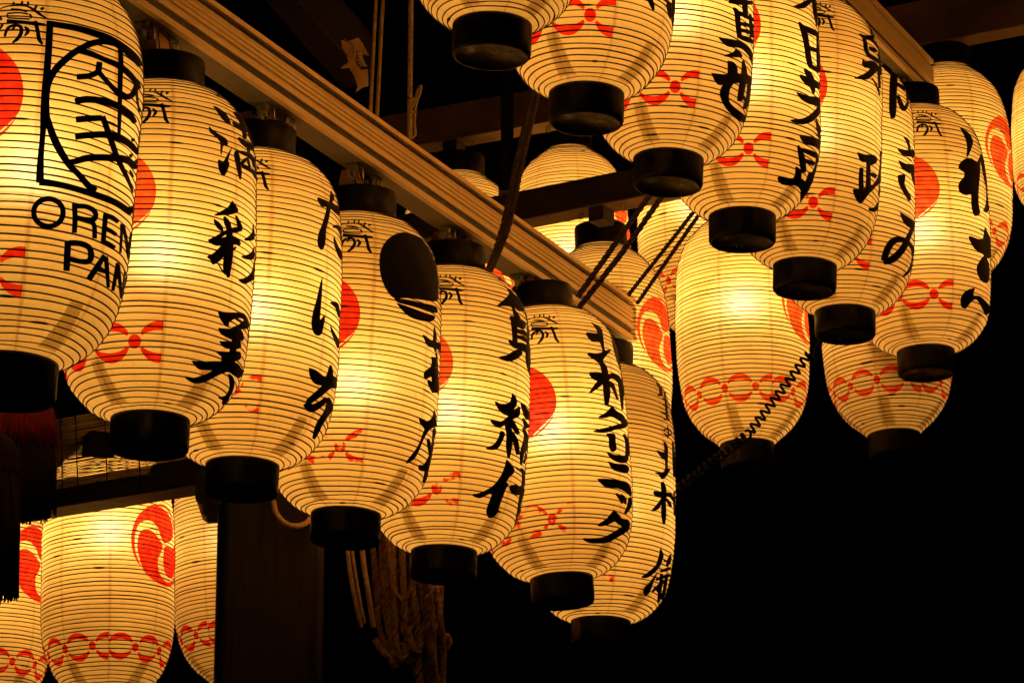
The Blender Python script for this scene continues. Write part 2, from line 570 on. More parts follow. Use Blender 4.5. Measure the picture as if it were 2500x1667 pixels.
def drape(k, polys, name, mat, parent, off=.0022, step=.009, wob=None):
    """polys: outlines as (angle, height) lists; makes a thin skin lying on the paper"""
    V = []; F = []
    for pi, poly in enumerate(polys):
        if len(poly) < 3: continue
        zm = sum(p[1] for p in poly)/len(poly)
        pts = [Vector((p[0]*RAD, p[1])) for p in poly]
        out = []
        for i, p in enumerate(pts):
            q = pts[(i+1) % len(pts)]
            n = max(1, int((q-p).length/step))
            for j in range(n): out.append(p+(q-p)*j/n)
        x0 = min(p.x for p in out); x1 = max(p.x for p in out); y0 = min(p.y for p in out); y1 = max(p.y for p in out)
        m = len(out)
        def inside(x, y):
            c = False; j = m-1
            for i in range(m):
                a = out[i]; b = out[j]
                if (a.y > y) != (b.y > y) and x < (b.x-a.x)*(y-a.y)/(b.y-a.y)+a.x: c = not c
                j = i
            return c
        grid = []
        nx = int((x1-x0)/step); ny = int((y1-y0)/step)
        if nx*ny < 9000:
            for i in range(1, nx+1):
                for j in range(1, ny+1):
                    x = x0+i*step; y = y0+j*step+(.5*step if i % 2 else 0)
                    if inside(x, y): grid.append(Vector((x, y)))
        try:
            r = delaunay_2d_cdt(out+grid, [], [list(range(m))], 1, 1e-6)
        except Exception:
            continue
        b = len(V); o = off+.00012*(pi % 8)
        for p in r[0]:
            zz = max(.0005, min(k.H-.0005, p.y))
            V.append(surf(k, p.x/RAD, zz, o+(wob(p.x/RAD, zz) if wob else 0)))
        for t in r[2]: F.append([b+i for i in t])
    if not F: return None
    return mesh_obj(name, V, F, mat, parent, True)

def stroke(pts, sm=5):
    """(x, y, full width) nodes -> outline polygon"""
    q = crom(pts, sm) if len(pts) > 2 else crom(pts, 3)
    Lft = []; Rgt = []
    n = len(q)
    for i, p in enumerate(q):
        a = q[max(i-1,0)]; b = q[min(i+1,n-1)]
        dx, dy = b[0]-a[0], b[1]-a[1]; l = math.hypot(dx, dy) or 1
        nx, ny = -dy/l, dx/l; w = max(.3, p[2])/2
        Lft.append((p[0]+nx*w, p[1]+ny*w)); Rgt.append((p[0]-nx*w, p[1]-ny*w))
    return Lft+Rgt[::-1]
def ring_poly(cx, cy, rx, ry, n=28, a0=0, a1=360):
    return [(cx+rx*math.cos(R_(a0+(a1-a0)*i/n)), cy+ry*math.sin(R_(a0+(a1-a0)*i/n))) for i in range(n if a1-a0 >= 360 else n+1)]

def swell(poly, d):
    n = len(poly); ar = sum(poly[i][0]*poly[(i+1) % n][1]-poly[(i+1) % n][0]*poly[i][1] for i in range(n))
    sg = 1 if ar > 0 else -1; out = []
    for i in range(n):
        a = poly[i-1]; b = poly[(i+1) % n]
        dx, dy = b[0]-a[0], b[1]-a[1]; l = math.hypot(dx, dy)
        if l < 1e-6: out.append(poly[i]); continue
        out.append((poly[i][0]+sg*dy/l*d, poly[i][1]-sg*dx/l*d))
    return out
def to_local(lan, polys, near=True, grow=.9):
    out = []
    for poly in polys:
        poly = swell(poly, grow)
        q = []
        for x, y in poly:
            h = lan.hit_near(x, y) if near else lan.hit(x, y)
            if h: q.append(h)
        # drop repeats
        r = []
        for p in q:
            if not r or abs(p[0]-r[-1][0])+abs(p[1]-r[-1][1]) > 1e-4: r.append(p)
        if len(r) > 2: out.append(r)
    return out
def zoomed(ox, oy, sc, polys):
    return [[(ox+x/sc, oy+y/sc) for x, y in p] for p in polys]

# ------------------------------------------------------------------ hang the lanterns
PW = 6.1
GL = 'name lanterns hung along the lower beam'
GR = 'name lanterns hung along the upper beam'
GB = 'comma emblem lanterns hanging behind the two rows'
LAN = {}
def lan(key, *a, **kw):
    LAN[key] = Lantern(*a, **kw)
    return LAN[key]
lan('L1', KA, 28, 857, 108, 6.75, 12, 'largest white paper lantern at the left edge, round spiral logo over ORENO PAN lettering', PW*1.0, GL, .5)
lan('L2', KF, 367, 1001, 404, 8.0, 12, 'white paper lantern with three brushed characters, right beside the one lettered ORENO PAN', PW, GL, .5)
lan('L3', KF, 592, 1114, 633, 8.6, 15, 'paper lantern with thin hiragana brush strokes, left of the one with a solid black disc', PW, GL, .5)
lan('L4', KF, 845, 1236, 883, 9.05, 14, 'paper lantern marked with a big solid black disc above small katakana', PW, GL, .44)
lan('L5', KF, 1084, 1329, 1106, 9.6, 12, 'paper lantern with bold brushed characters, right of the black disc lantern', PW, GL, .5)
lan('L6', KF, 1371, 1396, 1325, 10.05, 12, 'paper lantern with a long column of kanji and katakana ending in a big hook stroke', PW, GL, .55)
lan('L7', KF, 1467, 1503, 1474, 10.6, 10, 'last and lowest lantern of the lower row, half hidden, writing on its right rim', PW*.9, GL, .45)
lan('R1', KA, 1202, 30, 1230, 8.0, 18, 'lantern at the top edge of which only the curved base and black cap show', PW*.8, GR, .5)
lan('R2', KA, 1432, 200, 1448, 8.42, 18, 'lantern at the top edge with red knots above its speckled black base cap', PW*.9, GR, .5)
lan('R3', KA, 1632, 362, 1652, 9.04, 19, 'lantern of the upper row whose last big character has two uprights and a hooked foot', PW, GR, .5)
lan('R4', KA, 1812, 505, 1808, 9.45, 19, 'lantern of the upper row with a column of five angular characters down to its base', PW, GR, .5)
lan('R5', KA, 1965, 628, 1976, 9.97, 19, 'lantern of the upper row with two widely spaced brushed characters on its right rim', PW, GR, .5)
lan('R6', KA, 2063, 743, 2058, 10.47, 18, 'narrowly visible yellower lantern with loose hiragana ending in a looped stroke', PW, GR, .55)
lan('R7', KF, 2260, 840, 2226, 11.0, 20, 'last lantern of the upper row, at the beam end, with blotted black brushwork', PW, GR, .5)
lan('B1', KB, 1824, 1070, 1800, 10.9, 22, 'very bright wordless lantern with a curly black cable crossing its lower half', PW*1.25, GB, .62)
lan('B2', KB, 2182, 1046, 2140, 11.2, 26, 'low wordless lantern with red link pattern under the far right rows', PW*.75, GB, .6)
lan('B3', KB, 1490, 1140, 1468, 11.05, 16, 'emblem lantern behind the lower beam end with twisted ropes passing in front', PW*.9, GB, .5)
lan('B4', KB, 1712, 792, 1697, 12.0, 8, 'bright lantern squeezed between the rope crossed one and the cable crossed one', PW*1.3, GB, .62)
lan('B5', KB, 1400, 846, 1388, 12.2, 8, 'lantern cut across by the dark crossbeam, only dome and bright middle showing', PW*1.2, GB, .5)
lan('B7', KB, 1118, 918, 1124, 12.0, 8, 'lantern whose pale dome peeks over the ribbed metal beam', PW*.9, GB, .5)
lan('BL1', KL, 262, 1699, 266, 10.75, 8, 'bright lantern at lower left with large red comma emblem at its right', PW*1.1, GB, .66)
lan('BL0', KL, -32, 1728, -22, 11.3, 8, 'lantern in the lower left corner behind the dark tassel', PW, GB, .6)
lan('BL2', KL, 580, 1657, 572, 11.4, -25, 'dimmer lantern at lower left cut off by the dark post', PW*.75, GB, .6)
lan('RB1', KB, 2322, 672, 2310, 11.5, 17, 'lantern with red emblem on its right rim, behind the upper row beam end', PW*.95, GB, .5)
lan('RB2', KB, 2590, 520, 2586, 15.0, 20, 'sliver of a farther lantern at the right edge of the picture', PW, GB, .5)
# (these hang just outside the frame)
lan('X1', KA, 2700, 330, 2695, 9.4, 18, 'nearest but one lantern of the row that hangs past the right edge', PW, 'lanterns of the next row, past the right edge', .5)
lan('X2', KA, 2800, 520, 2795, 10.4, 18, 'third lantern of the row that hangs past the right edge', PW, 'lanterns of the next row, past the right edge', .5)
lan('X3', KA, 2880, 700, 2875, 11.4, 18, 'farthest lantern of the row that hangs past the right edge', PW, 'lanterns of the next row, past the right edge', .5)
lan('X4', KA, 2780, 60, 2775, 8.6, 18, 'nearest lantern of the row that hangs past the right edge', PW, 'lanterns of the next row, past the right edge', .5)
# ------------------------------------------------------------------ the two ribbed metal beams
ZUP = Vector((0,0,1))
def depth_for_height(x, y, h):
    lo, hi = 3, 40
    for _ in range(50):
        m = (lo+hi)/2
        if P(x, y, m).z < h: lo = m
        else: hi = m
    return (lo+hi)/2
class Beam:
    def __init__(s, xe, ye, Ze, x2, y2, Z2, ext, h, w, label, group):
        s.E = P(xe, ye, Ze)
        Q = P(x2, y2, Z2)
        s.u = (Q-s.E).normalized()
        s.F = s.E+s.u*ext
        n = Vector((s.u.y, -s.u.x, 0)).normalized()
        if n.dot(Vector(cam.location)-s.E) < 0: n = -n
        s.n = n; s.h = h; s.w = w
        s.up = s.u.cross(n)
        if s.up.z < 0: s.up = -s.up
        o = empty('metal_beam', (0,0,0), label, 'beam', group); s.root = o
        def pr(name, poly, mat, a0=0):
            return MB().prism([(a, z) for a, z in poly], s.E+s.u*a0, s.F, n, s.up).build(name, mat, o)
        H = h
        pr('beam_body', [(-.010, .004), (-.010, H*.985), (-w, H*.985), (-w, .004)], GROOVE_SHADE, .001)
        pr('top_rail', [(.003, H*.905), (.003, H), (-.012, H), (-.012, H*.895)], ALU)
        pr('shade_strip', [(-.009, H*.79), (-.009, H*.90), (-.0115, H*.90), (-.0115, H*.79)], GROOVE_SHADE, .0005)  # black strip standing in for the shadow in the upper recess
        for a, b_, d in ((.765,.785,.001),(.735,.755,.001),(.645,.718,.002),(.548,.622,.002),(.45,.524,.002),(.41,.428,.000)):
            pr('rib_strip', [(d, H*a), (d, H*b_), (-.0115, H*b_), (-.0115, H*a)], ALU)
        pr('wide_rail', [(.003, H*.275), (.003, H*.385), (-.011, H*.385), (-.011, H*.265)], ALU)
        pr('shade_strip', [(-.004, H*.13), (-.004, H*.268), (-.0115, H*.268), (-.0115, H*.13)], ALU_M, .0005)  # dark strip standing in for a face turned from the light
        pr('bottom_rail', [(.003, 0), (.003, H*.125), (-.013, H*.125), (-.013, .0)], ALU)
        pr('underside_plate', [(-.0135, .0005), (-.0135, .0035), (-w-.003, .0035), (-w-.003, .0005)], ALU_U)
    def under(s, p):
        d = (Vector(p)-s.E).dot(s.u)
        return s.E+s.u*d-s.n*(s.w*.5), d
GROOVE_SHADE = principled('shaded_groove', (.012, .011, .010), .7, var=.2)  # near-black colour that puts shade into the grooves and between the strips
ALU_M = principled('shaded_band', (.05, .045, .04), .6, metal=.2, var=.15)  # shade of the lower band, put into its colour
ALU_U = principled('shaded_aluminium', (.20, .185, .16), .55, metal=.3, var=.2, scale=8)  # aluminium darkened to stand for its dimly lit underside
GBM = 'ribbed metal beams carrying the lantern rows'
BL = Beam(1550, 836, 11.0, 500, 120.6, 8.4, 4.6, .139, .080, 'long ribbed metal beam running diagonally above the lower row of lanterns', GBM)
BR = Beam(2282, 240, 11.45, 2010, -36, 10.35, 5.0, .131, .085, 'ribbed metal beam end at upper right above the other lantern row', GBM)

# hangers: a block above each top cap and clear clips clipped to the beam's underside
def hanger(L_, bm):
    top = L_.T+L_.up*(CAPH-.002)
    t = L_.MI @ top
    z0 = t.z
    q, d = bm.under(top)
    gap = (q-top).z
    up = L_.up
    side = bm.u.copy(); side.z = 0; side.normalize()
    ax = (side, Vector((-side.y, side.x, 0)), ZUP)
    gap = max(.02, gap)
    # block tapering upwards, standing on the drum
    b = MB(); o = len(b.v); bc = top-Vector((.030,0,0))
    for zz, s_ in ((0, .034), (gap*.6, .031), (gap+.001, .026)):
        for i, j in ((-1,-1),(1,-1),(1,1),(-1,1)):
            b.v.append(L_.MI @ (bc+ax[0]*i*s_*1.0+ax[1]*j*s_*.7+ZUP*zz))
    for r in (0, 1):
        for k in range(4):
            b.f.append([r*4+k, r*4+(k+1)%4, r*4+4+(k+1)%4, r*4+4+k])
    b.f.append([3,2,1,0]); b.f.append([8,9,10,11])
    b.build('hanging_block', BLOCK, L_.root)
    w = MB().tube([L_.MI @ Vector(p) for p in crom([tuple(top+ax[0]*.03+ZUP*.004), tuple(top+ax[0]*.045+ZUP*(gap*.8)), tuple(top-ax[0]*.01+ZUP*(gap*.75)), tuple(top-ax[0]*.03+ZUP*(gap*.98))], 5)], .0016, 5)
    w.build('wire', CABLE, L_.root)
    for sgn in (-1, 1):
        c = q+bm.u*(.058*sgn)+bm.n*.010-Vector((.02,0,0))
        m = MB()
        X = bm.u; Y = bm.n; Z = bm.up
        m.box(c-Z*.003, (.044, .034, .006), (X, Y, Z))
        loop = [c+X*(.020*math.cos(a))-Z*(.006+.020*(1-math.sin(a))) for a in [math.pi*(-.4+1.8*i/14) for i in range(15)]]
        m.tube(loop, .0045, 7)
        m.box(c-Z*.022+X*.020, (.004, .028, .034), (X, Y, Z))
        m.build('clip', CLEAR, bm.root)
        MB().tube([c-X*.019-Z*.006+Y*.014, c-X*.022-Z*.034+Y*.014, c+X*.007-Z*.044+Y*.014, c+X*.018-Z*.020+Y*.014, c+X*.018-Z*.006+Y*.014], .0022, 5).build('clip_spring', STEEL, bm.root)
BLOCK = principled('amber_resin_block', (.45, .24, .09), .45, var=.2, scale=20)
for key, L_ in LAN.items():
    if key[0] == 'L' : hanger(L_, BL) if key != 'L1' else None
    elif key in ('R1','R2','R3','R4','R5','R6','R7'): hanger(L_, BR)

# ------------------------------------------------------------------ dark timbers behind
WOOD_M = principled('lit_timber', (.16, .10, .055), .65, var=.3, scale=10, bump=.3)  # paler timber colour standing for lantern light from below
def plank(x1, y1, Z1, x2, y2, Z2, fh, dpt, name, label, cat, mat, lit=True, group=None, under=None, level=True):
    """timber whose lower front edge runs from photo point 1 to 2"""
    A = P(x1, y1, Z1)
    if Z2 is None: Z2 = depth_for_height(x2, y2, A.z)
    B = P(x2, y2, Z2)
    u = (B-A).normalized(); n = Vector((u.y, -u.x, 0)).normalized()
    if n.dot(Vector(cam.location)-A) < 0: n = -n
    o = empty(name, (0,0,0), label, cat, group)
    c = .004
    MB().prism([(0, c), (0, fh-c), (-c, fh), (-dpt+c, fh), (-dpt, fh-c), (-dpt, c), (-dpt+c, 0), (-c, 0)], A, B, n, ZUP).build('timber', mat, o)
    if lit: MB().prism([(.001, -.004), (.001, .0005), (-dpt-.001, .0005), (-dpt-.001, -.004)], A+u*.002, B-u*.002, n, ZUP).build('lit_underside', WOOD_M, o)  # thin paler strip, paints lantern light onto the timber's underside
    return o, A, B, u, n
GW = 'dark timbers of the lantern frame'
def hookeye(A, u, n, d, parent, down=.0):
    p = A+u*d-n*.03-ZUP*(.003+down)
    MB().tube([p+ZUP*.012, p, p+u*.009-ZUP*.010, p+u*.004-ZUP*.024, p-u*.006-ZUP*.024, p-u*.009-ZUP*.011, p-u*.002-ZUP*.004], .0026, 6).build('screw_hook', STEEL_D, parent)
STEEL_D = principled('dull_steel', (.28, .22, .16), .45, metal=.8, var=.3)
def underblock(A, u, n, d, w, h, parent, mat):
    MB().box(A+u*d-n*.04-ZUP*(h/2+.001), (w, .07, h), (u, n, ZUP)).build('underside_block', mat, parent)
def D_at(A, u, x):
    # distance along the timber at which it crosses photo column x
    lo, hi = -3, 8
    s = 1 if proj(A+u)[0] > proj(A)[0] else -1
    for _ in range(40):
        m = (lo+hi)/2
        if (proj(A+u*m)[0]-x)*s < 0: lo = m
        else: hi = m
    return (lo+hi)/2
# crossbeam A, from under the metal beam to behind the upper row
o, A, B, u, n = plank(1740, 444, 10.9, 830, 621, None, .098, .085, 'timber_crossbeam', 'dark timber crossbeam cutting across a lantern, end hidden behind the black caps', 'beam', WOOD_D, group=GW)
for x in (1407, 1514): hookeye(A, u, n, D_at(A, u, x), o)
underblock(A, u, n, D_at(A, u, 1453), .055, .05, o, WOOD_D)
# crossbeam B, further back and higher
o, A, B, u, n = plank(1620, 246, 11.9, 820, 388, None, .13, .085, 'timber_crossbeam', 'dark timber crossbeam in the upper middle with hooks and an underside coloured as lit', 'beam', WOOD_C, group=GW)
for x in (1053, 1146, 1329): hookeye(A, u, n, D_at(A, u, x), o)
underblock(A, u, n, D_at(A, u, 1096), .055, .045, o, WOOD_D)
# crossbeam C, top right
o, A, B, u, n = plank(2640, 32, 11.6, 2120, 132, None, .16, .085, 'timber_crossbeam', 'broad timber crossbeam in the upper right corner with one hook', 'beam', WOOD_C, group=GW)
hookeye(A, u, n, D_at(A, u, 2333), o)
underblock(A, u, n, D_at(A, u, 2268), .10, .04, o, WOOD_D)
# crossbeam D, lower left
o, A, B, u, n = plank(560, 1170, 10.2, -260, 1300, None, .085, .11, 'timber_crossbeam', 'dark timber crossbeam at lower left above the emblem lanterns', 'beam', WOOD_D, False, group=GW)
o, A, B, u, n = plank(610, 1105, 11.6, -160, 1232, None, .05, .08, 'timber_rail', 'thin dark rail under the reed blind at lower left', 'rail', WOOD_D, False, group=GW)
# rafter and carved ornament
o, A, B, u, n = plank(905, 205, 12.7, 560, -190, 12.0, .20, .12, 'timber_rafter', 'near black rafter sloping up behind the metal beam', 'rafter', WOOD_D, False, group=GW)
# thin black upright
t = empty('upright_post', (0,0,0), 'slim black upright post between the two crossbeams in the upper middle', 'post')
c0 = P(1238, 470, 11.35); hh = .95
MB().box(c0+ZUP*hh/2, (.042, .042, hh)).build('post_shaft', CAP, t)
MB().box(c0+ZUP*.004, (.056, .056, .012)).build('post_foot', CAP, t)

# big round post, lower left of centre
t = empty('round_post', tuple(P(666, 1700, 9.9)), 'thick dark wooden post rising from the bottom edge, lit along its right side', 'post')
t.rotation_euler = (0,0,0)
ZP = 9.95
pb = P(665, 2300, ZP); pt_ = P(665, 1200, ZP)
pb.y = pt_.y; pb.x = pt_.x
rp = 124/FPX*ZP
prof = [(rp*.999, 0), (rp, .01), (rp, pt_.z-pb.z-.012), (rp*.985, pt_.z-pb.z)]
pl = []
for (sx, sy, a0) in ((1,1,0),(-1,1,90),(-1,-1,180),(1,-1,270)):
    for i in range(7):
        a = R_(a0+90*i/6); pl.append((sx*(rp-.036)+.036*math.cos(a), sy*(rp-.036)+.036*math.sin(a)))
bb_ = pb-t.location
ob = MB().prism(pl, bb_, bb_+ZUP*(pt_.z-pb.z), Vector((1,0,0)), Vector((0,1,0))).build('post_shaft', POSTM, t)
m = MB()
ang = [2*math.pi*i/24 for i in range(24)]
# rounded iron saddle on the head of the post
sad = MB()
c = P(600, 1213, ZP-.02)-t.location
pl = []
for (sx, sz, a0) in ((1,1,0),(-1,1,90),(-1,-1,180),(1,-1,270)):
    for i in range(6):
        a = R_(a0+90*i/5)
        pl.append((sx*.105+.028*math.cos(a), sz*.030+.022*math.sin(a)))
sad.prism(pl, c-Vector((0,.12,0)), c+Vector((0,.10,0)), Vector((1,0,0)), ZUP)
sad.build('saddle_block', CAP, t)
# ------------------------------------------------------------------ ropes and cords
def path3(pts, n=8):
    return [Vector(q) for q in crom([tuple(P(*p)) for p in pts], n)]
def resample(pts, step):
    out = [pts[0]]; acc = 0
    for a, b in zip(pts, pts[1:]):
        l = (b-a).length
        if l == 0: continue
        while acc+l >= step:
            f = (step-acc)/l
            a = a+(b-a)*f; out.append(a); l = (b-a).length; acc = 0
            if l == 0: break
        acc += l
    out.append(pts[-1]); return out
def twisted(mb, pts, r, strands=3, pitch=None, n=6):
    pitch = pitch or r*7
    pts = resample(pts, pitch/7)
    ups = []; up = None
    for i, p in enumerate(pts):
        t = (pts[min(i+1,len(pts)-1)]-pts[max(i-1,0)]).normalized()
        if up is None:
            a = Vector((0,1,0)); up = (a-t*a.dot(t)).normalized()
        else: up = (up-t*up.dot(t)).normalized()
        ups.append((up.copy(), t.cross(up)))
    for s_ in range(strands):
        path = []
        for i, p in enumerate(pts):
            a = 2*math.pi*(i/7+s_/strands)
            path.append(p+ups[i][0]*math.cos(a)*r*.52+ups[i][1]*math.sin(a)*r*.52)
        mb.tube(path, r*.56, n)
    return mb
def rope(pts, r, mat, name, label, cat='rope', group=None, twist=True, n=8, parent=None, pname=None):
    pth = path3(pts, n)
    m = MB()
    if twist: twisted(m, pth, r)
    else: m.tube(resample(pth, .01), r, 8)
    o = m.build(name, mat, parent, True)
    if parent is None: tag(o, label, cat, group)
    return o
def px(w, Z): return w/FPX*Z/2      # px width -> radius

# thick dark rope slung over the metal beam
rp_ = empty('thick_rope', (0,0,0), 'thick dark brown rope hanging down in front of the long metal beam', 'rope')
for dx in (0, 13):
    rope([(1303+dx,215,9.75),(1288+dx,280,9.75),(1262+dx,395,9.72),(1240+dx,500,9.7),(1226+dx,560,9.7),(1203+dx*.6,630,9.75),(1188+dx*.4,668,9.9)], px(15,9.7), ROPE_D, 'rope_strand', None, parent=rp_)
GT = 'dark twisted ropes stretched between the two rows'
tr = empty('twisted_rope_pair', (0,0,0), 'pair of dark twisted ropes crossing in front of the metal beam end', 'rope', GT)
rope([(1640,400,9.9),(1579,487,9.9),(1500,598,9.9),(1411,724,9.95)], px(15,9.9), ROPE_D, 'rope_strand', None, parent=tr)
rope([(1668,405,9.9),(1607,493,9.9),(1518,618,9.9),(1414,750,9.95)], px(15,9.9), ROPE_D, 'rope_strand', None, parent=tr)
tr = empty('twisted_rope_pair', (0,0,0), 'pair of thinner dark ropes going behind the top edge of the metal beam', 'rope', GT)
rope([(1740,450,10.6),(1682,532,10.68),(1534,720,10.93)], px(11,10.6), ROPE_D, 'rope_strand', None, parent=tr)
rope([(1754,456,10.6),(1696,539,10.68),(1556,740,10.93)], px(11,10.6), ROPE_D, 'rope_strand', None, parent=tr)

# pale cords in the upper middle
GC = 'beige cords hanging in the upper middle'
tr = empty('beige_cord_pair', (0,0,0), 'two beige cords side by side, hanging beside the carved ornament', 'cord', GC)
rope([(922,-40,11.3),(918,0,11.3),(910,150,11.3),(903,300,11.3)], px(9.5,11.3), CORD, 'cord_strand', None, parent=tr, twist=False)
rope([(939,-40,11.3),(935,0,11.3),(927,150,11.3),(919,310,11.3)], px(9.5,11.3), CORD, 'cord_strand', None, parent=tr, twist=False)
tr = empty('knotted_cord', (0,0,0), 'single beige cord with a tied loop at its lower end, near the crossbeam', 'cord', GC)
rope([(1004,-30,11.3),(1003,14,11.3),(1001,200,11.3),(1000,340,11.3)], px(13,11.3), CORD, 'cord_strand', None, parent=tr, twist=False)
rope([(1006,262,11.25),(1015,235,11.25),(1022,214,11.25),(1028,212,11.22),(1026,226,11.2),(1016,255,11.2),(1012,300,11.2),(1014,330,11.2),(1006,336,11.2)], px(7,11.2), CORD, 'cord_loop', None, parent=tr, twist=False)
rope([(996,238,11.22),(1004,243,11.2),(1011,240,11.22)], px(6,11.2), CORD, 'cord_binding', None, parent=tr, twist=False)
rope([(996,270,11.22),(1005,276,11.2),(1013,271,11.22)], px(6,11.2), CORD, 'cord_binding', None, parent=tr, twist=False)
rope([(1012,335,11.2),(1020,338,11.2),(1021,350,11.2),(1012,352,11.2),(1007,344,11.2)], px(4,11.2), CABLE, 'cord_ring', None, parent=tr, twist=False)

# coiled black cable
cc = empty('coiled_cable', (0,0,0), 'curly black cable hanging diagonally in front of the brightest wordless lantern', 'cable')
m = MB()
rope([(2004,760,10.5),(2004,830,10.5),(1994,850,10.5),(1986,880,10.48),(1974,868,10.45)], px(13,10.5), CABLE, 'cable_lead', None, parent=cc, twist=False)
a = P(1974,866,10.45); b = P(1828,1058,10.45); c = P(1660,1190,10.7)
def coil(a, b, turns, rad, wr, name):
    t = (b-a).normalized(); l = (b-a).length
    up = (ZUP-t*ZUP.dot(t)).normalized(); w = t.cross(up)
    pts = []
    nn = turns*14
    for i in range(nn+1):
        an = 2*math.pi*i/14
        pts.append(a+t*(l*i/nn)+up*math.cos(an)*rad+w*math.sin(an)*rad)
    MB().tube(pts, wr, 7).build(name, CABLE, cc, True)
coil(a, b, 12, .0125, .0042, 'cable_coil')
coil(b, c, 13, .0125, .0042, 'cable_coil')

# ropes tied behind the round post
hb = empty('hanging_rope_bundle', (0,0,0), 'bundle of looped hemp ropes hanging beside the dark post', 'rope')
Z0 = 9.9
for k, (pts, r) in enumerate([
    ([(935,1290,Z0),(932,1400,Z0),(945,1520,Z0),(975,1572,Z0-.03),(1010,1560,Z0-.03),(1030,1480,Z0),(1035,1380,Z0),(1025,1270,Z0)], 10),
    ([(905,1280,Z0+.05),(918,1420,Z0+.05),(928,1540,Z0+.02),(960,1610,Z0),(1000,1585,Z0),(1045,1500,Z0+.03),(1050,1400,Z0+.05),(1040,1260,Z0+.05)], 10),
    ([(960,1280,Z0+.02),(955,1380,Z0),(975,1480,Z0-.02),(1000,1500,Z0-.02),(1008,1400,Z0),(1000,1280,Z0+.02)], 9),
    ([(1040,1420,Z0-.03),(1050,1500,Z0-.02),(1030,1600,Z0),(1028,1700,Z0)], 11),
    ([(1062,1400,Z0),(1062,1500,Z0),(1055,1600,Z0),(1062,1700,Z0)], 10),
    ([(1078,1430,Z0+.04),(1075,1540,Z0+.03),(1092,1550,Z0),(1098,1570,Z0),(1086,1585,Z0),(1074,1575,Z0)], 9),
    ([(925,1285,Z0+.08),(940,1390,Z0+.06),(940,1490,Z0+.06),(965,1545,Z0+.05),(1002,1530,Z0+.05),(1015,1440,Z0+.06),(1012,1290,Z0+.08)], 11),
    ([(945,1285,Z0-.04),(950,1360,Z0-.05),(962,1440,Z0-.05),(985,1462,Z0-.05),(1004,1440,Z0-.05),(1012,1360,Z0-.04),(1018,1280,Z0-.02)], 10),
    ([(1050,1290,Z0-.03),(1058,1380,Z0-.05),(1044,1450,Z0-.06),(1052,1540,Z0-.04),(1048,1640,Z0-.02),(1044,1720,Z0)], 12),
    ([(1020,1300,Z0-.05),(1032,1380,Z0-.06),(1052,1440,Z0-.07),(1040,1500,Z0-.06),(1056,1600,Z0-.05),(1076,1720,Z0-.03)], 11),
    ([(915,1560,Z0-.02),(940,1596,Z0-.04),(975,1602,Z0-.05),(1005,1612,Z0-.04),(1030,1580,Z0-.02)], 11),
    ([(985,1590,Z0+.05),(1010,1640,Z0+.05),(1018,1720,Z0+.05)], 10),
    ]):
    rope(pts, px(r*1.6, Z0), ROPE, 'rope_strand', None, parent=hb, twist=True)
rr_ = random.Random(21)
for i in range(9):
    x0 = rr_.uniform(925, 1000); x1 = rr_.uniform(1000, 1070); yb_ = rr_.uniform(1470, 1640); zz = Z0+rr_.uniform(-.06, .08)
    rope([(x0, 1275, zz), (x0+rr_.uniform(-8,8), 1380, zz), (x0+12, yb_-60, zz-.01), ((x0+x1)/2+rr_.uniform(-12,12), yb_+rr_.uniform(-6,10), zz-.02), (x1-8, yb_-70, zz), (x1+rr_.uniform(-8,8), 1390, zz), (x1-10, 1285, zz+.02)], px(rr_.uniform(15,19), Z0), ROPE, 'rope_strand', None, parent=hb, twist=True)
for i in range(4):
    x0 = 1020+i*19; zz = Z0-.04+.03*(i % 2)
    rope([(x0-14, 1430, zz), (x0-4, 1500, zz-.02), (x0+rr_.uniform(-10,6), 1590, zz), (x0+rr_.uniform(-6,10), 1720, zz)], px(17, Z0), ROPE, 'rope_strand', None, parent=hb, twist=True)
tr = empty('beige_cord_pair', (0,0,0), 'two smooth beige cords slanting down beside the rope bundle', 'cord')
rope([(842,1290,9.8),(850,1360,9.8),(864,1450,9.8),(882,1530,9.82)], px(11,9.8), CORD, 'cord_strand', None, parent=tr, twist=False)
rope([(856,1290,9.82),(862,1360,9.82),(876,1450,9.82),(890,1520,9.84)], px(8,9.8), CORD, 'cord_strand', None, parent=tr, twist=False)
rope([(880,1280,9.78),(886,1360,9.78),(898,1440,9.78),(912,1530,9.8)], px(13,9.8), CORD, 'cord_strand', None, parent=tr, twist=False)
rl = rope([(668,1225,9.78),(674,1252,9.7),(694,1276,9.68),(722,1284,9.68),(748,1276,9.72),(758,1262,9.8)], px(14,9.7), CORD, 'rope_loop', 'pale curved rope loop showing between two black lantern caps', 'rope loop', twist=False)

# carved ornament
oz = P(867, 160, 12.3)
pts = [(650,275),(700,285),(770,258),(800,300),(845,385),(800,370),(770,355),(750,390),(756,440),(790,480),(835,475),(838,590),(800,600),(745,638),(765,595),(740,520),(705,465),(655,472),(650,460),(700,440),(695,380),(660,330)]
co = empty('carved_ornament', (0,0,0), 'small pale carved scroll ornament beside the hanging beige cords', 'ornament')
V = []
poly = [(600+x/2.8, y/2.8) for x, y in pts]
n_ = len(poly)
for dz in (0, .03):
    for x, y in poly:
        V.append(P(x, y, 12.3+dz))
F = [[i, (i+1) % n_, n_+(i+1) % n_, n_+i] for i in range(n_)]+[list(range(n_))[::-1], [n_+i for i in range(n_)]]
mesh_obj('carving', V, F, WOOD_L, co)
for i in range(6):
    y = 365+i*17
    x = 762+i*i*1.2
    q = [P(600+(x-12)/2.8, y/2.8, 12.29), P(600+(x+8)/2.8, (y-6)/2.8, 12.275), P(600+(x+32)/2.8, (y+2)/2.8, 12.29)]
    MB().tube(q, .0045, 5).build('scroll_ridge', WOOD_L, co, True)
rope([(840,98,12.29),(862,110,12.27),(866,130,12.27),(858,150,12.28),(838,163,12.29)], .004, WOOD_L, 'scroll_edge', None, parent=co, twist=False)

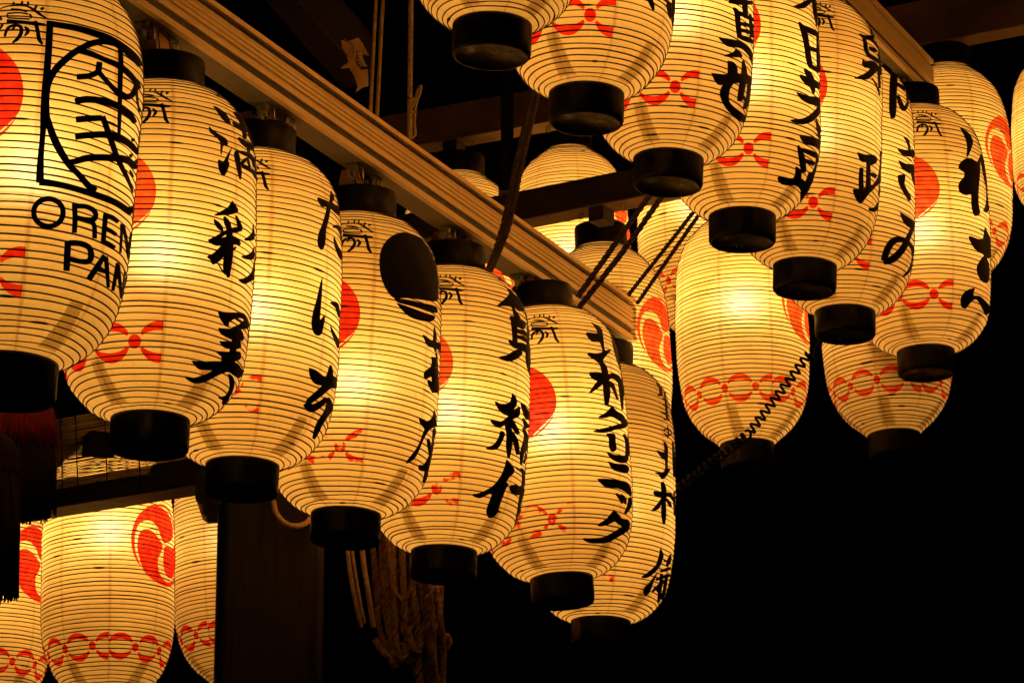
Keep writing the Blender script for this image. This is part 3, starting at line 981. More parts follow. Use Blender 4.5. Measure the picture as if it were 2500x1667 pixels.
# reed blind, lower left
bl = empty('reed_blind', (0,0,0), 'bamboo reed blind glowing between the dark tassel and a black cap', 'blind')
m = MB(); rnd = random.Random(5)
for i in range(46):
    yy = 1008+i*3.75
    xl, xr = 40, 470
    ya = yy+(240-xl)*.17+rnd.uniform(-.8,.8); yb_ = yy+(240-xr)*.17+rnd.uniform(-.8,.8)
    ZZ = 10.36
    m.tube([P(xl, ya, ZZ+rnd.uniform(0,.006)), P(240, (ya+yb_)/2+rnd.uniform(-.6,.6), ZZ), P(xr, yb_, ZZ+rnd.uniform(0,.006))], px(rnd.uniform(2.3,3.2), ZZ), 5)
m.build('reeds', REED, bl, True, 'stuff')
for x in (150, 187, 259, 340, 420):
    MB().tube([P(x-3, 1010, 10.34), P(x, 1100, 10.34), P(x+3, 1200, 10.34)], px(3.2, 10.3), 5).build('binding_string', CABLE, bl)
tb = empty('rolled_tie', (0,0,0), 'black hanging tie lump in front of the reed blind', 'tie')
q = MB()
pl = [(-.045,-.04),(.05,-.045),(.055,.01),(.03,.035),(-.02,.04),(-.045,.02)]
q.prism(pl, P(238,1082,10.25), P(238,1082,10.32), Vector((1,0,0)), ZUP); q.build('tie_body', CAP, tb)

# tassels on the left
def tassel(x, y0, y1, w, Z, label, red, seed):
    t = empty('silk_tassel', tuple(P(x, y0, Z)), label, 'tassel', 'heavy silk tassels at the left edge')
    rnd = random.Random(seed)
    top = P(x, y0, Z)-t.location
    R0 = px(w, Z); Ln = (y1-y0)/FPX*Z/math.cos(R_(17))*.98
    MB().lathe([(.01,.05),(R0*.5,.045),(R0*.8,.02),(R0*.86,0),(R0*.8,-.02),(R0*.9,-.035)], 28, tuple(top)).build('tassel_head', TASSEL_D, t, True)
    def skirt(z0, z1, mat, nm, k, rr):
        m = MB()
        for i in range(k):
            a = rnd.uniform(0, 2*math.pi); ra = R0*math.sqrt(rnd.uniform(.55,1))*rr
            dx, dy = math.cos(a), math.sin(a); e = rnd.uniform(-.02,.012)
            j = rnd.uniform(-.006,.006)
            m.tube([top+Vector((dx*ra*.85,dy*ra*.85,z0)), top+Vector((dx*ra*.98+j*.4,dy*ra*.98,(z0+z1)/2)), top+Vector((dx*ra+j,dy*ra,z1-e))], [.0022,.0024,.0016], 4)
        m.build(nm, mat, t, True, 'stuff')
        MB().lathe([(R0*.8*rr, z0), (R0*.93*rr, (z0+z1)/2), (R0*.93*rr, z1+.02)], 32, tuple(top), False).build(nm+'_core', mat, t, True)
    skirt(-.03, -Ln, TASSEL_D, 'fringe', 420, 1.0)
    if red: skirt(-.0, -.085, TASSEL, 'red_collar', 360, 1.03)
tassel(62, 1000, 1252, 158, 7.35, 'dark tassel with a deep red collar under the leftmost black cap', True, 3)
tassel(-12, 1120, 1448, 140, 7.15, 'longer black tassel hanging lowest at the left edge', False, 4)
for k_ in ('R6', 'L6', 'R4', 'R7'):
    reuse('wire_eye', LAN[k_].k.eye_me, LAN[k_].root)
# ------------------------------------------------------------------ painted marks: red discs, commas, link bands
def crescent(cu, cv, rx, ry, up, cut=None):
    """one thick arc of a link, tapering to both ends; angle in radians, height in metres"""
    s = 1 if up else -1
    out = [(cu+rx*math.cos(R_(a)), cv+s*ry*math.sin(R_(a))) for a in range(22, 159, 8)]
    inn = [(cu+rx*.95*math.cos(R_(a)), cv+s*ry*.54*math.sin(R_(a))-s*ry*.0) for a in range(150, 29, -8)]
    p = out+inn
    if cut is not None: p = [(min(x, cut) if cut <= 0.001 else x, y) for x, y in p]
    return p
def band(k, zc, period, n, first, rx, ry, dot, cut, seed):
    rnd = random.Random(seed)
    polys = []
    for i in range(n):
        th = R_(first-period*i)
        jy = rnd.uniform(-.0015, .0015)
        polys.append([(th+dot/RAD*math.cos(R_(a)), zc+jy+dot*1.08*math.sin(R_(a))) for a in range(0, 360, 24)])
        c = th-R_(period/2)
        polys.append(crescent(c, zc+jy, R_(rx), ry, True)); polys.append(crescent(c, zc-jy, R_(rx), ry, False))
    c = R_(first+period/2)
    for up in (True, False):
        q = [(x, y) for x, y in crescent(c, zc, R_(rx), ry, up)]
        left = [(min(x, R_(cut)), y) for x, y in q]
        polys.append(left)
    return polys
def comma_emblem(tc, zc, rho):
    polys = []
    for ph in (70, 190, 310):
        pr = [(-45,.35),(-40,.6),(-25,.79),(0,.86),(18,.89),(30,.95),(42,1.0)]+[(a,1.0) for a in range(54,151,10)]
        pr += [(150,.975),(132,.94),(112,.915),(95,.90),(80,.86),(66,.74),(56,.58),(50,.42),(52,.28),(50,.14),(10,.05),(-35,.10)]
        q = crom([(rho*r*math.cos(R_(ph+a)), rho*r*math.sin(R_(ph+a))) for a, r in pr], 2)
        polys.append([(tc+x/RAD, zc+y) for x, y in q])
    return polys
def disc_emblem(tc, zc, rho):
    main = []; 
    for a in range(0, 360, 8):
        r = 1.0
        if 285 <= a <= 340: r = 1-.085*math.sin(math.pi*(a-285)/55)
        main.append((tc+rho*r*math.cos(R_(a))/RAD, zc+rho*r*math.sin(R_(a))))
    sl = [(tc+rho*math.cos(R_(a))/RAD, zc+rho*math.sin(R_(a))) for a in range(287, 339, 5)]
    sl += [(tc+rho*(1-.05*math.sin(math.pi*(a-285)/55))*math.cos(R_(a))/RAD, zc+rho*(1-.05*math.sin(math.pi*(a-285)/55))*math.sin(R_(a))) for a in range(336, 289, -5)]
    return [main, sl]
ALA = [v for k, v in LAN.items() if v.k is KA]
ALF = [v for k, v in LAN.items() if v.k is KF]
BLS = [v for k, v in LAN.items() if v.k is KB]
KLS = [v for k, v in LAN.items() if v.k is KL]
OFFR = .0014
def shared(k, polys, name, lans, off, step=.009, matf=None):
    """the same mark on many lanterns: one mesh for each paper shape"""
    by = {}
    for l_ in lans: by.setdefault(l_.vi, []).append(l_)
    for vi, ls in by.items():
        o = drape(k, polys, name, matf, ls[0].root, off, step, ls[0].wob)
        for l_ in ls[1:]: reuse(name, o.data, l_.root)
for k, ls in ((KA, ALA), (KF, ALF)):
    shared(k, band(k, .128, 31, 6, -17.5, 13.0, .046, .0150, -.5, 1), 'red_link_band', ls, OFFR, .009, RED)
    shared(k, disc_emblem(R_(-40), .475, .116), 'red_disc_emblem', ls, OFFR, .009, RED)
for k, ls in ((KB, BLS), (KL, KLS)):
    rm = RED if k is KL else RED_OLD
    shared(k, band(k, .136, 29, 12, -16, 12.4, .041, .0125, -.5, 2), 'red_link_band', ls, OFFR, .009, rm)
    shared(k, comma_emblem(R_(45 if k is KB else 53), .428 if k is KB else .467, .123 if k is KB else .130), 'red_comma_emblem', ls, OFFR, .009, rm)
for k_ in ('R7', 'L3', 'L5', 'L2'):
    for ch in LAN[k_].root.children:
        if ch.name.startswith('red_disc'):
            ch.material_slots[0].link = 'OBJECT'; ch.material_slots[0].material = RED_OLD

# on several front lanterns the links have flaked and faded
for k_ in ('L3', 'L4', 'L5', 'L6', 'L7'):
    for ch in LAN[k_].root.children:
        if ch.name.startswith('red_link_band'):
            ch.material_slots[0].link = 'OBJECT'; ch.material_slots[0].material = RED_WORN
# ------------------------------------------------------------------ brush lettering, traced stroke by stroke
CR = {'A': (0,0,2.986), 'B': (0,280,2.986), 'C': (0,460,2.986), 'D': (480,240,4.481), 'E': (480,480,4.075), 'F': (440,740,3.445),
      'G': (600,400,2.8), 'H': (600,900,2.044), 'I': (1100,700,2.8), 'J': (1100,1100,2.8), 'K': (1200,0,2.8), 'M': (1800,0,2.8),
      'N': (1800,400,2.8), 'O': (2080,0,4.9)}
def S(*p): return stroke([(a, b, c*1.2+1.2) for a, b, c in p])
def G(*p): return crom(list(p)+[p[0]], 3)[:-1]
def write(key, items, name='brush_character'):
    L_ = LAN[key]; polys = []
    for c, ps in items:
        ox, oy, sc = CR[c]
        polys += to_local(L_, zoomed(ox, oy, sc, ps))
    # one part per written character: strokes that overlap in height (and, for roman letters, in angle)
    boxes = []
    for p in polys:
        t = [q[0]*RAD for q in p]; z = [q[1] for q in p]
        boxes.append([min(t), max(t), min(z), max(z)])
    grp = list(range(len(polys)))
    def find(i):
        while grp[i] != i: i = grp[i]
        return i
    for i in range(len(polys)):
        for j in range(i):
            a, b = boxes[i], boxes[j]
            oz = min(a[3], b[3])-max(a[2], b[2]); ot = min(a[1], b[1])-max(a[0], b[0])
            lim = .35*min(a[3]-a[2], b[3]-b[2])
            if (oz > lim and ot > -.03) if name != 'roman_letter' else (oz > .001 and ot > .001): grp[find(i)] = find(j)
    sets = {}
    for i in range(len(polys)): sets.setdefault(find(i), []).append(polys[i])
    for ps in sets.values(): drape(L_.k, ps, name, INK, L_.root, .0028, .0075, L_.wob)
# small mark near the top, the same on every name lantern
mark = [S((0,68,4),(60,48,7),(140,41,9),(200,47,10),(250,75,16),(300,110,14),(345,135,4)),
 S((95,45,8),(98,32,12),(100,18,12)), S((150,42,8),(158,26,12),(165,10,12)), S((200,48,8),(203,30,12),(205,12,12)), S((250,75,10),(260,55,14),(268,36,12)), S((296,68,14),(308,63,16),(322,58,12)),
 S((80,72,9),(150,76,11),(196,90,10)), S((56,104,9),(140,98,8),(206,106,9)), S((212,104,9),(228,122,11),(222,136,9)), S((216,142,8),(150,140,8),(60,134,8)), S((56,104,8),(54,120,9),(58,134,8)),
 S((50,158,22),(150,165,20),(250,175,22),(330,182,14)), S((255,155,24),(275,230,22),(285,290,24),(310,325,12)),
 S((35,270,14),(55,215,18),(100,190,14),(150,200,20),(155,245,22),(125,290,20),(90,315,8)), S((180,200,10),(205,230,22),(180,268,8)),
 S((112,178,16),(104,205,14),(85,225,8)), S((0,215,10),(20,180,14)), S((0,125,10),(12,150,14))]
mp_ = to_local(LAN['L1'], zoomed(0, 0, 2.986, mark), True, .2)
shared(KA, mp_, 'small_ink_mark', [LAN['L1']], .0024, .0075, INK)
cx_ = sum(t for p in mp_ for t, z in p)/sum(len(p) for p in mp_); cz_ = sum(z for p in mp_ for t, z in p)/sum(len(p) for p in mp_)
mp2 = [[(cx_+(t-cx_)*1.06-R_(2.5), cz_+(z-cz_)*1.06+.068) for t, z in p] for p in mp_]
shared(KF, mp2, 'small_ink_mark', ALF, .0024, .0075, INK)
shared(KA, mp2, 'small_ink_mark', [l_ for l_ in ALA if l_ is not LAN['L1']], .0024, .0075, INK)

write('L1', [('A', [
 S((366,155,38),(352,400,38),(328,700,42),(322,897,46)),
 S((350,170,30),(450,188,32),(600,215,34),(750,265,38),(850,320,42),(930,380,44),(985,440,36),(1008,485,22)),
 S((850,325,30),(760,305,30),(680,315,34),(600,350,34),(520,400,36),(430,480,38),(385,540,36),(350,620,34),(338,720,32),(340,800,30),(345,897,30)),
 S((985,640,14),(990,720,12),(1008,820,8)),
 S((560,365,24),(650,385,26),(750,430,28),(850,475,30),(920,530,32),(980,600,30),(1005,650,18)),
 S((870,345,22),(876,450,24),(872,600,24),(868,760,24),(862,897,22)),
 S((725,455,32),(720,490,34),(714,525,34)), S((715,525,30),(650,556,30),(560,563,32)),
 S((720,530,28),(790,610,26),(850,670,32),(900,705,32),(950,700,30),(975,650,26),(985,600,10)),
 S((545,745,34),(620,728,38),(720,735,36),(800,755,38),(880,790,40),(940,840,34),(978,897,24))]),
 ('B', [S((324,0,48),(310,150,30),(296,300,32),(290,420,40),(290,500,44)),
 S((285,495,40),(400,510,34),(550,545,34),(700,590,36),(850,650,36),(950,720,34)), S((930,690,26),(965,680,22),(985,660,12)),
 S((345,30,32),(380,150,40),(430,260,42),(500,370,36),(570,440,32),(640,520,36),(690,560,40)),
 S((862,0,22),(860,70,20),(857,145,16)),
 S((548,42,34),(650,32,34),(735,28,30)), S((740,18,32),(765,80,30),(785,140,32),(815,220,30),(840,290,28),(880,380,24),(920,460,22),(965,570,12)),
 S((545,165,36),(620,155,34),(720,148,36),(800,152,40),(870,175,42),(940,215,38),(985,260,28),(1000,290,14)),
 S((480,350,24),(540,345,32),(620,322,36),(720,315,36),(820,318,38),(890,325,40),(950,350,38),(990,390,26)),
 S((966,176,16),(967,184,18),(969,196,10)), S((942,308,14),(952,300,20),(962,294,12)), S((940,408,10),(954,432,14),(968,456,10)), S((986,332,12),(990,342,14),(993,354,8))])])
def ringS(cx, cy, rx, ry, w, a0, a1):
    return S(*[(cx+rx*math.cos(R_(a)), cy+ry*math.sin(R_(a)), w) for a in range(a0, a1+1, 20)])
write('L1', [('C', [
 ringS(350,180,106,100,27,0,180), ringS(350,180,106,100,27,180,360),
 S((535,115,26),(540,220,26),(535,325,26)), S((545,135,26),(620,135,26),(680,165,28),(692,205,28),(670,230,28),(610,228,24),(550,215,22)), S((655,235,28),(680,280,26),(680,365,26)),
 S((765,185,26),(755,300,26),(745,400,28)), S((765,200,26),(810,215,26),(855,245,22)), S((755,290,22),(800,312,22),(840,340,18)), S((745,390,26),(790,410,26),(830,435,22)),
 S((885,260,20),(880,360,16),(872,470,12)), S((895,268,18),(922,390,18),(938,500,14)), S((953,322,10),(942,430,9),(938,520,8)), S((966,345,8),(968,400,8),(962,450,6)),
 S((490,385,34),(485,500,36),(480,600,34)), S((500,400,30),(580,405,30),(640,435,30),(655,490,32),(640,530,30),(590,535,26),(500,515,24)),
 S((755,490,26),(700,570,30),(640,665,30)), S((765,500,26),(775,600,24),(785,720,18)), S((690,584,20),(730,598,20),(775,612,18)),
 S((855,545,20),(840,640,20),(820,745,16)), S((860,560,16),(870,680,16),(878,800,12)), S((910,610,10),(897,700,10),(885,790,8)), S((925,640,6),(915,690,6),(908,730,5))])], 'roman_letter')
write('L2', [('D', [
 G((178,95),(215,105),(265,140),(310,175),(340,225),(362,282),(320,270),(280,235),(240,180),(205,130)),
 G((135,312),(160,340),(220,385),(290,430),(325,460),(332,517),(285,522),(272,570),(258,627),(256,560),(253,480),(200,420),(140,370)),
 G((378,545),(352,620),(330,690),(345,720),(320,800),(292,845),(250,820),(228,740),(232,680),(280,700),(320,640)),
 S((395,160,10),(440,190,34),(470,240,32),(492,310,34),(510,390,34),(512,450,28)),
 S((385,270,12),(440,310,44),(520,340,52),(575,350,46),(600,370,30)), S((560,380,34),(585,440,36),(600,500,30),(615,590,18)),
 S((440,440,12),(490,485,44),(545,525,48),(600,560,34)), S((545,540,24),(550,600,24)),
 G((430,570),(455,640),(470,740),(480,830),(465,897),(440,820),(415,700),(402,610)),
 S((445,590,10),(500,608,30),(565,640,32),(610,700,30),(635,780,24),(642,860,14)), S((470,740,24),(500,690,26),(545,660,14)), S((485,745,30),(545,775,32),(600,820,24),(630,880,14)), S((540,680,18),(552,730,18),(556,770,14)), S((590,700,10),(606,760,12))]),
 ('E', [
 G((345,45),(375,90),(402,150),(330,180),(250,186),(170,190),(240,150),(310,105)),
 G((165,225),(210,255),(245,295),(260,350),(220,330),(180,280)),
 S((268,205,14),(296,260,46),(318,320,40),(322,400,52),(318,500,68),(310,620,66),(302,720,60),(318,805,14)),
 S((385,195,8),(405,250,24),(425,310,34)), S((440,320,30),(380,335,42),(300,350,28),(200,410,30),(118,440,12)),
 S((130,440,20),(200,455,54),(300,440,60),(380,445,56),(428,478,14)),
 G((250,480),(300,500),(300,560),(262,600),(215,650),(155,675),(135,630),(102,600),(160,570),(215,520)),
 S((345,540,10),(385,505,14)), S((215,665,6),(245,720,8),(285,770,12)),
 G((550,270),(568,360),(560,425),(520,438),(465,432),(510,395),(545,350)),
 G((555,500),(565,570),(550,620),(500,625),(440,598),(500,580),(540,545)),
 G((560,640),(572,740),(570,810),(520,850),(470,868),(415,830),(480,810),(530,770),(550,710))]),
 ('F', [
 G((315,70),(400,80),(480,80),(530,85),(570,130),(582,200),(540,215),(500,190),(540,150),(520,125),(460,130),(410,160),(405,187),(380,187),(340,140)),
 S((555,165,36),(500,205,34),(440,215,20)),
 G((320,210),(420,218),(480,200),(525,240),(532,312),(470,310),(440,310),(380,280),(340,255)),
 G((330,322),(430,322),(490,312),(514,350),(500,378),(430,385),(370,370)),
 G((292,405),(400,410),(500,410),(504,465),(470,480),(420,495),(350,490),(350,450)), S((460,300,36),(440,400,40),(420,500,50)),
 G((95,485),(180,492),(280,490),(400,492),(480,510),(522,580),(490,627),(440,600),(400,575),(350,590),(290,615),(220,650),(150,672),(90,660),(34,615),(100,630),(170,615),(230,590),(270,562),(200,558),(150,550)),
 G((400,590),(435,620),(447,690),(430,750),(410,790),(375,842),(345,840),(350,810),(315,790),(370,775),(395,740),(410,690))])])
write('L3', [('G', [
 G((580,185),(600,240),(585,272),(640,300),(644,355),(600,330),(572,312),(560,380),(545,450),(540,540),(515,590),(488,550),(493,480),(518,420),(538,350),(545,300),(510,290),(485,235),(540,255),(565,262),(572,230)),
 S((590,432,8),(620,432,18),(648,465,20),(658,520,10)), G((597,495),(625,560),(650,610),(663,667),(640,650),(618,600),(600,540)),
 G((520,775),(517,850),(507,950),(500,1070),(530,1035),(527,1090),(510,1167),(470,1162),(448,1100),(455,1020),(480,920),(500,840)),
 G((570,950),(600,942),(632,965),(642,1047),(625,1040),(608,985)), G((572,1105),(600,1150),(632,1210),(626,1262),(600,1200),(580,1150)),
 G((432,1395),(480,1412),(545,1455),(572,1375),(588,1410),(590,1465),(614,1500),(600,1532),(550,1520),(470,1500),(440,1450))]),
 ('H', [S((440,45,24),(405,85,30),(360,125,26),(308,168,20)), S((300,172,28),(322,198,28),(362,180,22),(400,148,16)),
 S((405,145,14),(412,190,26),(392,230,24),(365,270,22),(348,310,18),(335,345,8))])])
write('L4', [('G', [
 G((1075,472),(1140,482),(1200,518),(1250,578),(1290,660),(1310,780),(1314,870),(1302,937),(1200,926),(1100,916),(1012,914),(958,850),(924,760),(915,660),(930,580),(970,520),(1020,485)),
 G((1016,918),(1100,930),(1200,952),(1270,968),(1302,985),(1300,1017),(1260,1012),(1180,985),(1100,962),(1040,945)),
 G((1030,950),(1100,975),(1180,1005),(1250,1030),(1288,1045),(1265,1076),(1200,1072),(1130,1050),(1080,1010))])], 'ink_disc')
write('L4', [('G', [
 G((1285,1105),(1300,1180),(1298,1215),(1328,1235),(1325,1292),(1305,1262),(1290,1292),(1280,1257),(1240,1247),(1215,1200),(1208,1170),(1270,1210),(1280,1170)),
 G((1262,1320),(1302,1330),(1300,1375),(1260,1420),(1238,1467),(1212,1450),(1218,1420),(1255,1390),(1265,1350)),
 S((1300,1290,8),(1303,1400,10),(1305,1562,12)), S((1268,1420,10),(1275,1500,14),(1292,1562,14))]),
 ('H', [S((940,0,16),(940,60,16),(935,118,12)), S((885,48,8),(910,28,22),(955,5,20)), S((905,60,10),(918,85,16),(932,118,12)), S((945,50,8),(952,80,10),(960,108,8)),
 G((860,248),(900,262),(925,240),(935,205),(942,250),(944,285),(912,302),(885,350),(860,410),(830,455),(798,470),(825,430),(860,380),(882,320),(888,300),(870,275)),
 S((935,300,12),(932,380,14),(922,440,18),(898,492,26),(862,490,16)), S((905,350,8),(915,400,12),(925,450,10)), S((905,500,14),(895,540,10),(885,568,6))])])
write('L5', [('I', [
 G((372,0),(420,40),(450,75),(490,115),(507,160),(460,167),(430,140),(440,170),(468,215),(440,227),(425,190),(410,140),(350,130),(320,130),(370,85),(398,45)),
 S((405,205,10),(440,240,38),(500,272,34)), S((428,240,30),(432,310,26),(434,400,26)), S((445,300,14),(480,312,18),(518,340,16)), S((445,340,14),(480,352,18),(520,378,16)), S((392,370,10),(430,400,30),(480,408,34),(522,440,26)),
 G((470,425),(482,460),(430,500),(380,510),(322,485),(380,470),(425,440)),
 S((510,180,20),(524,250,18),(522,400,22),(522,500,24),(540,608,10)),
 G((420,726),(445,760),(450,800),(430,835),(400,880),(345,855),(308,800),(310,785),(340,800),(380,800),(408,780)),
 G((470,820),(468,880),(420,905),(350,955),(300,950),(272,913),(330,925),(380,900),(420,850)), S((410,905,16),(430,950,24),(462,1005,18)),
 S((385,920,30),(402,1010,34),(398,1090,34),(394,1168,12)), G((340,985),(368,1000),(350,1050),(310,1110),(238,1106),(290,1080),(320,1040)), S((420,1000,16),(445,1060,26),(462,1145,18)),
 S((480,798,8),(505,850,26),(522,905,20)), S((490,900,10),(520,962,24)), S((495,965,10),(515,1030,22),(492,1130,22),(485,1217,6)), S((520,1050,10),(518,1150,12),(502,1205,8)),
 G((380,1180),(415,1215),(437,1260),(400,1300),(375,1345),(345,1395),(270,1410),(200,1442),(146,1420),(200,1410),(260,1380),(310,1340),(350,1280),(372,1220)),
 G((370,1335),(395,1350),(362,1400),(342,1460),(318,1530),(290,1562),(262,1568),(248,1545),(270,1490),(310,1430))]),
 ('J', [G((290,270),(365,215),(385,232),(362,300),(337,360),(312,430),(267,457),(246,420),(253,380),(272,330)),
 S((408,240,10),(430,258,50),(470,272,44),(500,240,16)), S((485,120,8),(505,170,20),(500,260,26),(480,330,24),(460,430,20),(435,512,6))])])
write('L6', [('I', [
 G((958,245),(1000,268),(1028,290),(1036,340),(1042,400),(1052,440),(1092,430),(1055,475),(1015,524),(980,500),(930,462),(1000,458),(1035,445),(1025,400),(1010,378),(960,372),(926,315),(1000,322),(985,280)),
 S((1020,515,20),(1045,560,34),(1058,640,34),(1065,720,36),(1064,802,20)), S((948,592,12),(990,612,44),(1060,620,38),(1085,605,30)), G((1040,650),(1030,670),(1000,695),(943,732),(975,680),(1015,635)),
 S((1080,650,12),(1105,680,22),(1130,738,10)), S((1085,605,20),(1130,622,26),(1188,692,12)), S((1150,640,16),(1165,720,20),(1172,842,10)), S((1115,720,8),(1140,770,14)),
 S((1085,290,10),(1110,360,18),(1130,440,24),(1150,520,18),(1182,582,10)), S((1130,350,8),(1165,440,10),(1182,520,8)),
 G((1105,813),(1130,850),(1180,880),(1207,935),(1190,962),(1120,977),(1050,997),(972,988),(1060,965),(1130,945),(1165,930),(1130,902),(1095,885),(1050,897),(1006,892),(1060,860)),
 G((1058,1005),(1115,1008),(1120,1060),(1127,1110),(1100,1127),(1080,1090),(1078,1040)), S((1180,1008,10),(1204,1060,20),(1206,1130,20),(1196,1168,18)),
 G((1066,1133),(1120,1150),(1170,1155),(1212,1160),(1200,1197),(1160,1202),(1110,1182),(1085,1160)), G((1076,1193),(1130,1210),(1190,1215),(1217,1240),(1200,1272),(1150,1262),(1110,1247),(1090,1220)),
 G((1003,1312),(1060,1313),(1150,1323),(1205,1340),(1227,1390),(1226,1432),(1200,1402),(1150,1377),(1090,1372),(1050,1360)),
 S((1130,1413,6),(1158,1440,20),(1172,1478,10)), S((1165,1418,6),(1188,1448,16),(1192,1482,8)), S((1222,1440,10),(1216,1500,18),(1188,1548,12))]),
 ('J', [G((1118,403),(1150,440),(1165,465),(1212,475),(1217,530),(1180,562),(1130,592),(1080,620),(1020,630),(950,627),(903,600),(970,600),(1050,588),(1120,550),(1165,520),(1140,497),(1120,482),(1080,500),(1030,514),(1006,505),(1060,470),(1090,438))])])
write('L7', [('I', [
 S((1408,658,6),(1435,690,14),(1440,742,12)), S((1420,737,10),(1452,740,6)),
 S((1462,718,5),(1474,800,8),(1482,900,10)), S((1440,855,4),(1465,866,8),(1492,882,6)), S((1450,800,3),(1488,822,6)), S((1455,905,4),(1497,908,6)), S((1448,760,3),(1480,782,5)),
 S((1455,978,4),(1488,972,6),(1512,998,4)), S((1510,1004,3),(1484,1018,4),(1456,1000,3)), S((1482,950,3),(1486,1000,4),(1480,1034,3)),
 G((1455,1053),(1480,1090),(1481,1180),(1480,1240),(1500,1243),(1470,1290),(1440,1314),(1420,1285),(1393,1270),(1455,1264),(1464,1180),(1440,1167),(1406,1118),(1460,1130)),
 S((1440,1335,14),(1452,1390,26),(1450,1470,24),(1450,1568,22)), S((1383,1402,10),(1410,1418,30),(1460,1420,22),(1495,1425,18),(1522,1470,8)), G((1438,1440),(1440,1470),(1410,1520),(1370,1532),(1410,1480)), S((1465,1445,8),(1485,1475,14),(1500,1502,8)),
 S((1515,1060,8),(1521,1180,12),(1526,1300,8)), S((1524,1400,8),(1522,1480,10),(1522,1562,8))]),
 ('J', [S((1450,350,20),(1448,430,26),(1450,502,8)),
 G((1430,668),(1452,710),(1440,760),(1410,810),(1350,862),(1303,862),(1350,830),(1400,780),(1420,720)), G((1410,830),(1384,900),(1362,960),(1335,992),(1318,965),(1330,930),(1360,900)),
 S((1497,708,6),(1490,750,18),(1478,785,10)), S((1455,750,6),(1500,758,10)), S((1430,822,10),(1470,812,14),(1503,800,10)), S((1400,880,8),(1450,862,14),(1500,850,10)), S((1380,960,8),(1430,912,14),(1482,880,10)), S((1440,840,14),(1430,940,16),(1420,1032,14)), S((1480,840,10),(1460,960,14),(1440,1012,8)), S((1395,930,8),(1418,955,14),(1442,982,10))])])
write('R2', [('K', [S((1072,-20,26),(1092,30,24),(1106,72,8)), S((1206,25,16),(1220,70,28),(1236,122,26)), S((1242,0,10),(1246,100,14),(1245,182,8)), S((1150,-20,14),(1200,10,14),(1235,40,10))])])
write('R3', [('K', [S((1620,10,22),(1700,20,26),(1782,20,18)), S((1722,-10,20),(1728,60,30),(1735,125,22)), S((1648,58,8),(1672,90,24),(1682,170,26),(1692,262,24)), S((1665,85,18),(1720,108,20),(1786,142,12)), S((1690,165,16),(1735,172,18),(1785,188,16)), S((1690,208,16),(1740,218,18),(1785,234,14)), S((1695,255,20),(1750,275,26),(1790,292,18)), S((1762,100,12),(1775,260,20)),
 G((1548,262),(1620,272),(1700,288),(1760,340),(1788,400),(1782,460),(1752,382),(1700,332),(1620,324),(1580,300)), G((1665,335),(1712,387),(1650,394),(1583,385),(1640,365)),
 G((1608,420),(1650,433),(1672,480),(1655,560),(1625,610),(1617,680),(1640,720),(1700,770),(1732,800),(1715,837),(1660,797),(1600,740),(1560,660),(1563,610),(1590,560),(1610,500)), S((1713,418,12),(1720,500,34),(1705,600,34),(1690,692,22)),
 G((1498,503),(1580,513),(1680,508),(1767,525),(1767,582),(1700,567),(1600,577),(1540,578)), S((1757,560,18),(1750,660,22),(1725,745,26)), S((1690,640,14),(1735,692,18))])])
write('R4', [('M', [G((378,47),(430,28),(500,-8),(522,0),(460,55),(420,57)), S((535,-10,30),(538,80,28),(549,182,12)), S((552,0,18),(580,90,14),(602,122,5)),
 S((422,155,10),(452,210,32),(470,300,30),(482,400,30),(495,460,24)), S((440,185,24),(500,215,30),(565,250,26)), S((552,250,26),(553,360,28),(556,490,24)), S((480,325,16),(515,340,20),(545,355,18)), S((490,455,22),(520,470,24),(558,490,20)),
 S((455,475,10),(490,530,34),(508,600,24),(515,642,8)), S((423,520,12),(470,555,40),(530,580,38),(572,600,26)),
 G((396,633),(470,660),(540,668),(577,700),(562,760),(520,820),(440,852),(358,825),(440,815),(500,780),(540,730),(480,712),(430,682)), S((530,820,8),(550,900,20),(563,977,8)),
 G((420,923),(500,938),(560,968),(566,1042),(520,1003),(450,978)), S((412,998,10),(435,1070,32),(448,1150,32),(452,1180,20)), S((430,1022,16),(500,1048,26),(556,1082,24)), S((445,1092,16),(520,1122,22)), S((545,1080,22),(534,1160,26),(510,1200,26)),
 G((395,1138),(425,1160),(432,1212),(400,1262),(300,1257),(276,1206),(380,1220)), S((390,1235,40),(440,1262,46),(470,1320,44),(440,1378,24)), S((505,1180,28),(490,1240,36),(465,1300,46),(440,1372,16))])])
write('R5', [('O', [S((85,412,8),(150,450,32),(215,455,40),(262,440,34)), S((215,295,10),(232,350,30),(255,420,40)), S((130,450,14),(155,520,34),(165,600,36),(200,670,32),(260,710,28),(325,765,10)), S((200,568,10),(240,600,32),(285,622,14)), S((200,460,14),(262,520,18),(312,600,12)), S((300,640,14),(318,760,18),(325,900,12)),
 G((128,706),(150,742),(230,733),(280,770),(302,830),(260,882),(190,947),(120,952),(22,938),(90,915),(170,870),(210,820),(150,812),(118,770)), S((225,940,8),(270,1010,12),(322,1142,12)), S((300,800,18),(310,900,16),(320,1060,18))]),
 ('M', [G((818,1043),(870,1060),(930,1063),(950,1100),(920,1127),(880,1112),(840,1102)), S((893,1110,22),(892,1200,22),(892,1290,28)), S((845,1150,18),(842,1210,22),(843,1290,26)), G((783,1298),(840,1292),(900,1292),(937,1285),(900,1320),(840,1392),(800,1350)),
 S((905,1190,12),(928,1200,18),(947,1212,14)), S((975,1035,10),(976,1150,16),(962,1240,22),(892,1302,12)), S((898,1430,12),(940,1432,22),(972,1388,12)), S((978,1200,12),(980,1260,16),(972,1340,12))])])
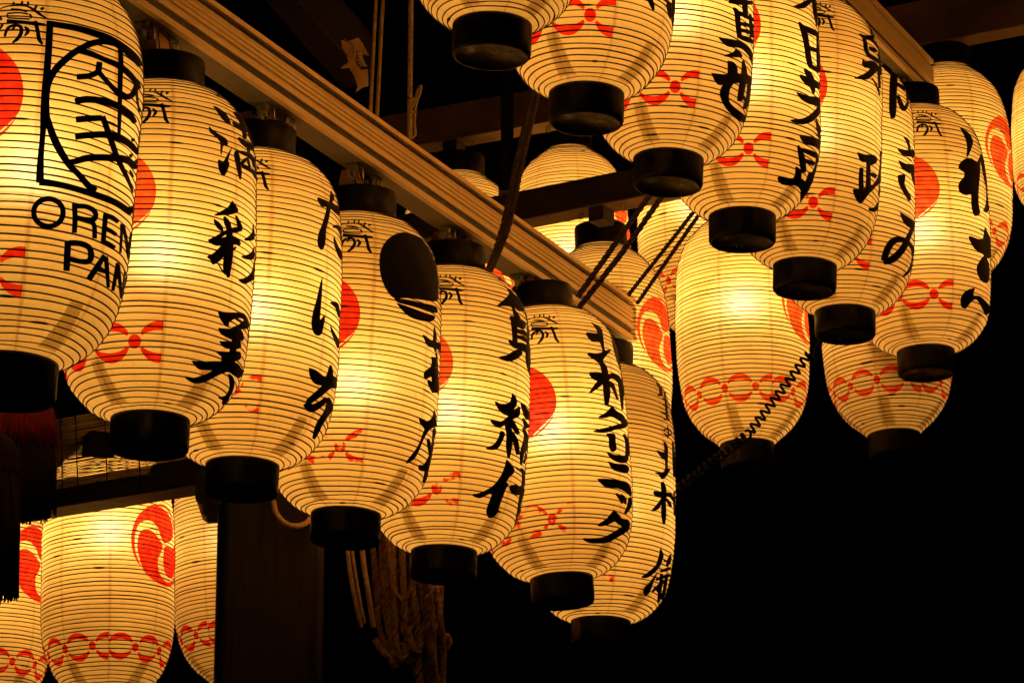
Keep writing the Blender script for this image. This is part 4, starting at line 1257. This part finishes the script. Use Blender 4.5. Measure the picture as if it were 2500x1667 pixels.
write('R6', [('M', [S((990,447,12),(1030,478,26),(1075,505,36),(1115,500,24)), S((1068,500,36),(1066,620,38),(1064,740,40),(1064,808,20)), S((1110,490,14),(1145,540,18),(1166,625,10)), S((1092,578,14),(1130,600,18),(1165,622,12)), S((1098,655,12),(1118,710,20),(1140,748,18),(1165,700,10)), S((1150,560,8),(1158,640,10),(1162,700,8)), S((1120,520,12),(1140,590,12)),
 G((1130,933),(1170,958),(1180,1018),(1202,1030),(1207,1077),(1180,1072),(1130,1062),(1093,1018),(1160,1030),(1155,980)), G((1096,1098),(1150,1123),(1207,1133),(1206,1187),(1160,1177),(1120,1152)), G((1093,1203),(1142,1198),(1137,1260),(1162,1310),(1184,1350),(1170,1374),(1140,1330),(1103,1260)), S((1190,1190,10),(1200,1230,10),(1208,1268,6))]),
 ('N', [G((1106,333),(1160,363),(1202,400),(1197,442),(1150,422),(1125,390)), S((1195,440,18),(1160,510,26),(1120,590,34),(1060,650,38),(1000,672,26)), S((1000,662,30),(1020,590,34),(1060,530,34),(1120,520,26),(1180,560,18),(1200,640,14),(1175,720,12),(1135,767,6))])])
write('R7', [('M', [G((1520,873),(1570,903),(1602,950),(1607,985),(1590,1030),(1567,1078),(1570,1010),(1560,950),(1535,900)),
 G((1600,1088),(1635,1110),(1657,1072),(1652,1150),(1647,1250),(1642,1380),(1654,1460),(1620,1472),(1600,1400),(1595,1332),(1560,1334),(1520,1312),(1513,1260),(1548,1210),(1548,1182),(1513,1155),(1520,1120),(1560,1088)), S((1658,1060,6),(1680,1180,12),(1700,1300,10),(1706,1400,18),(1690,1450,22))]),
 ('N', [G((1690,433),(1712,480),(1725,510),(1731,640),(1700,630),(1725,700),(1722,790),(1690,812),(1650,772),(1636,710),(1665,650),(1683,622),(1620,582),(1580,498),(1640,515),(1680,510)), G((1622,848),(1612,900),(1660,908),(1710,955),(1722,990),(1700,1032),(1660,962),(1630,922),(1590,952),(1560,987),(1530,972),(1528,920),(1560,873))])])
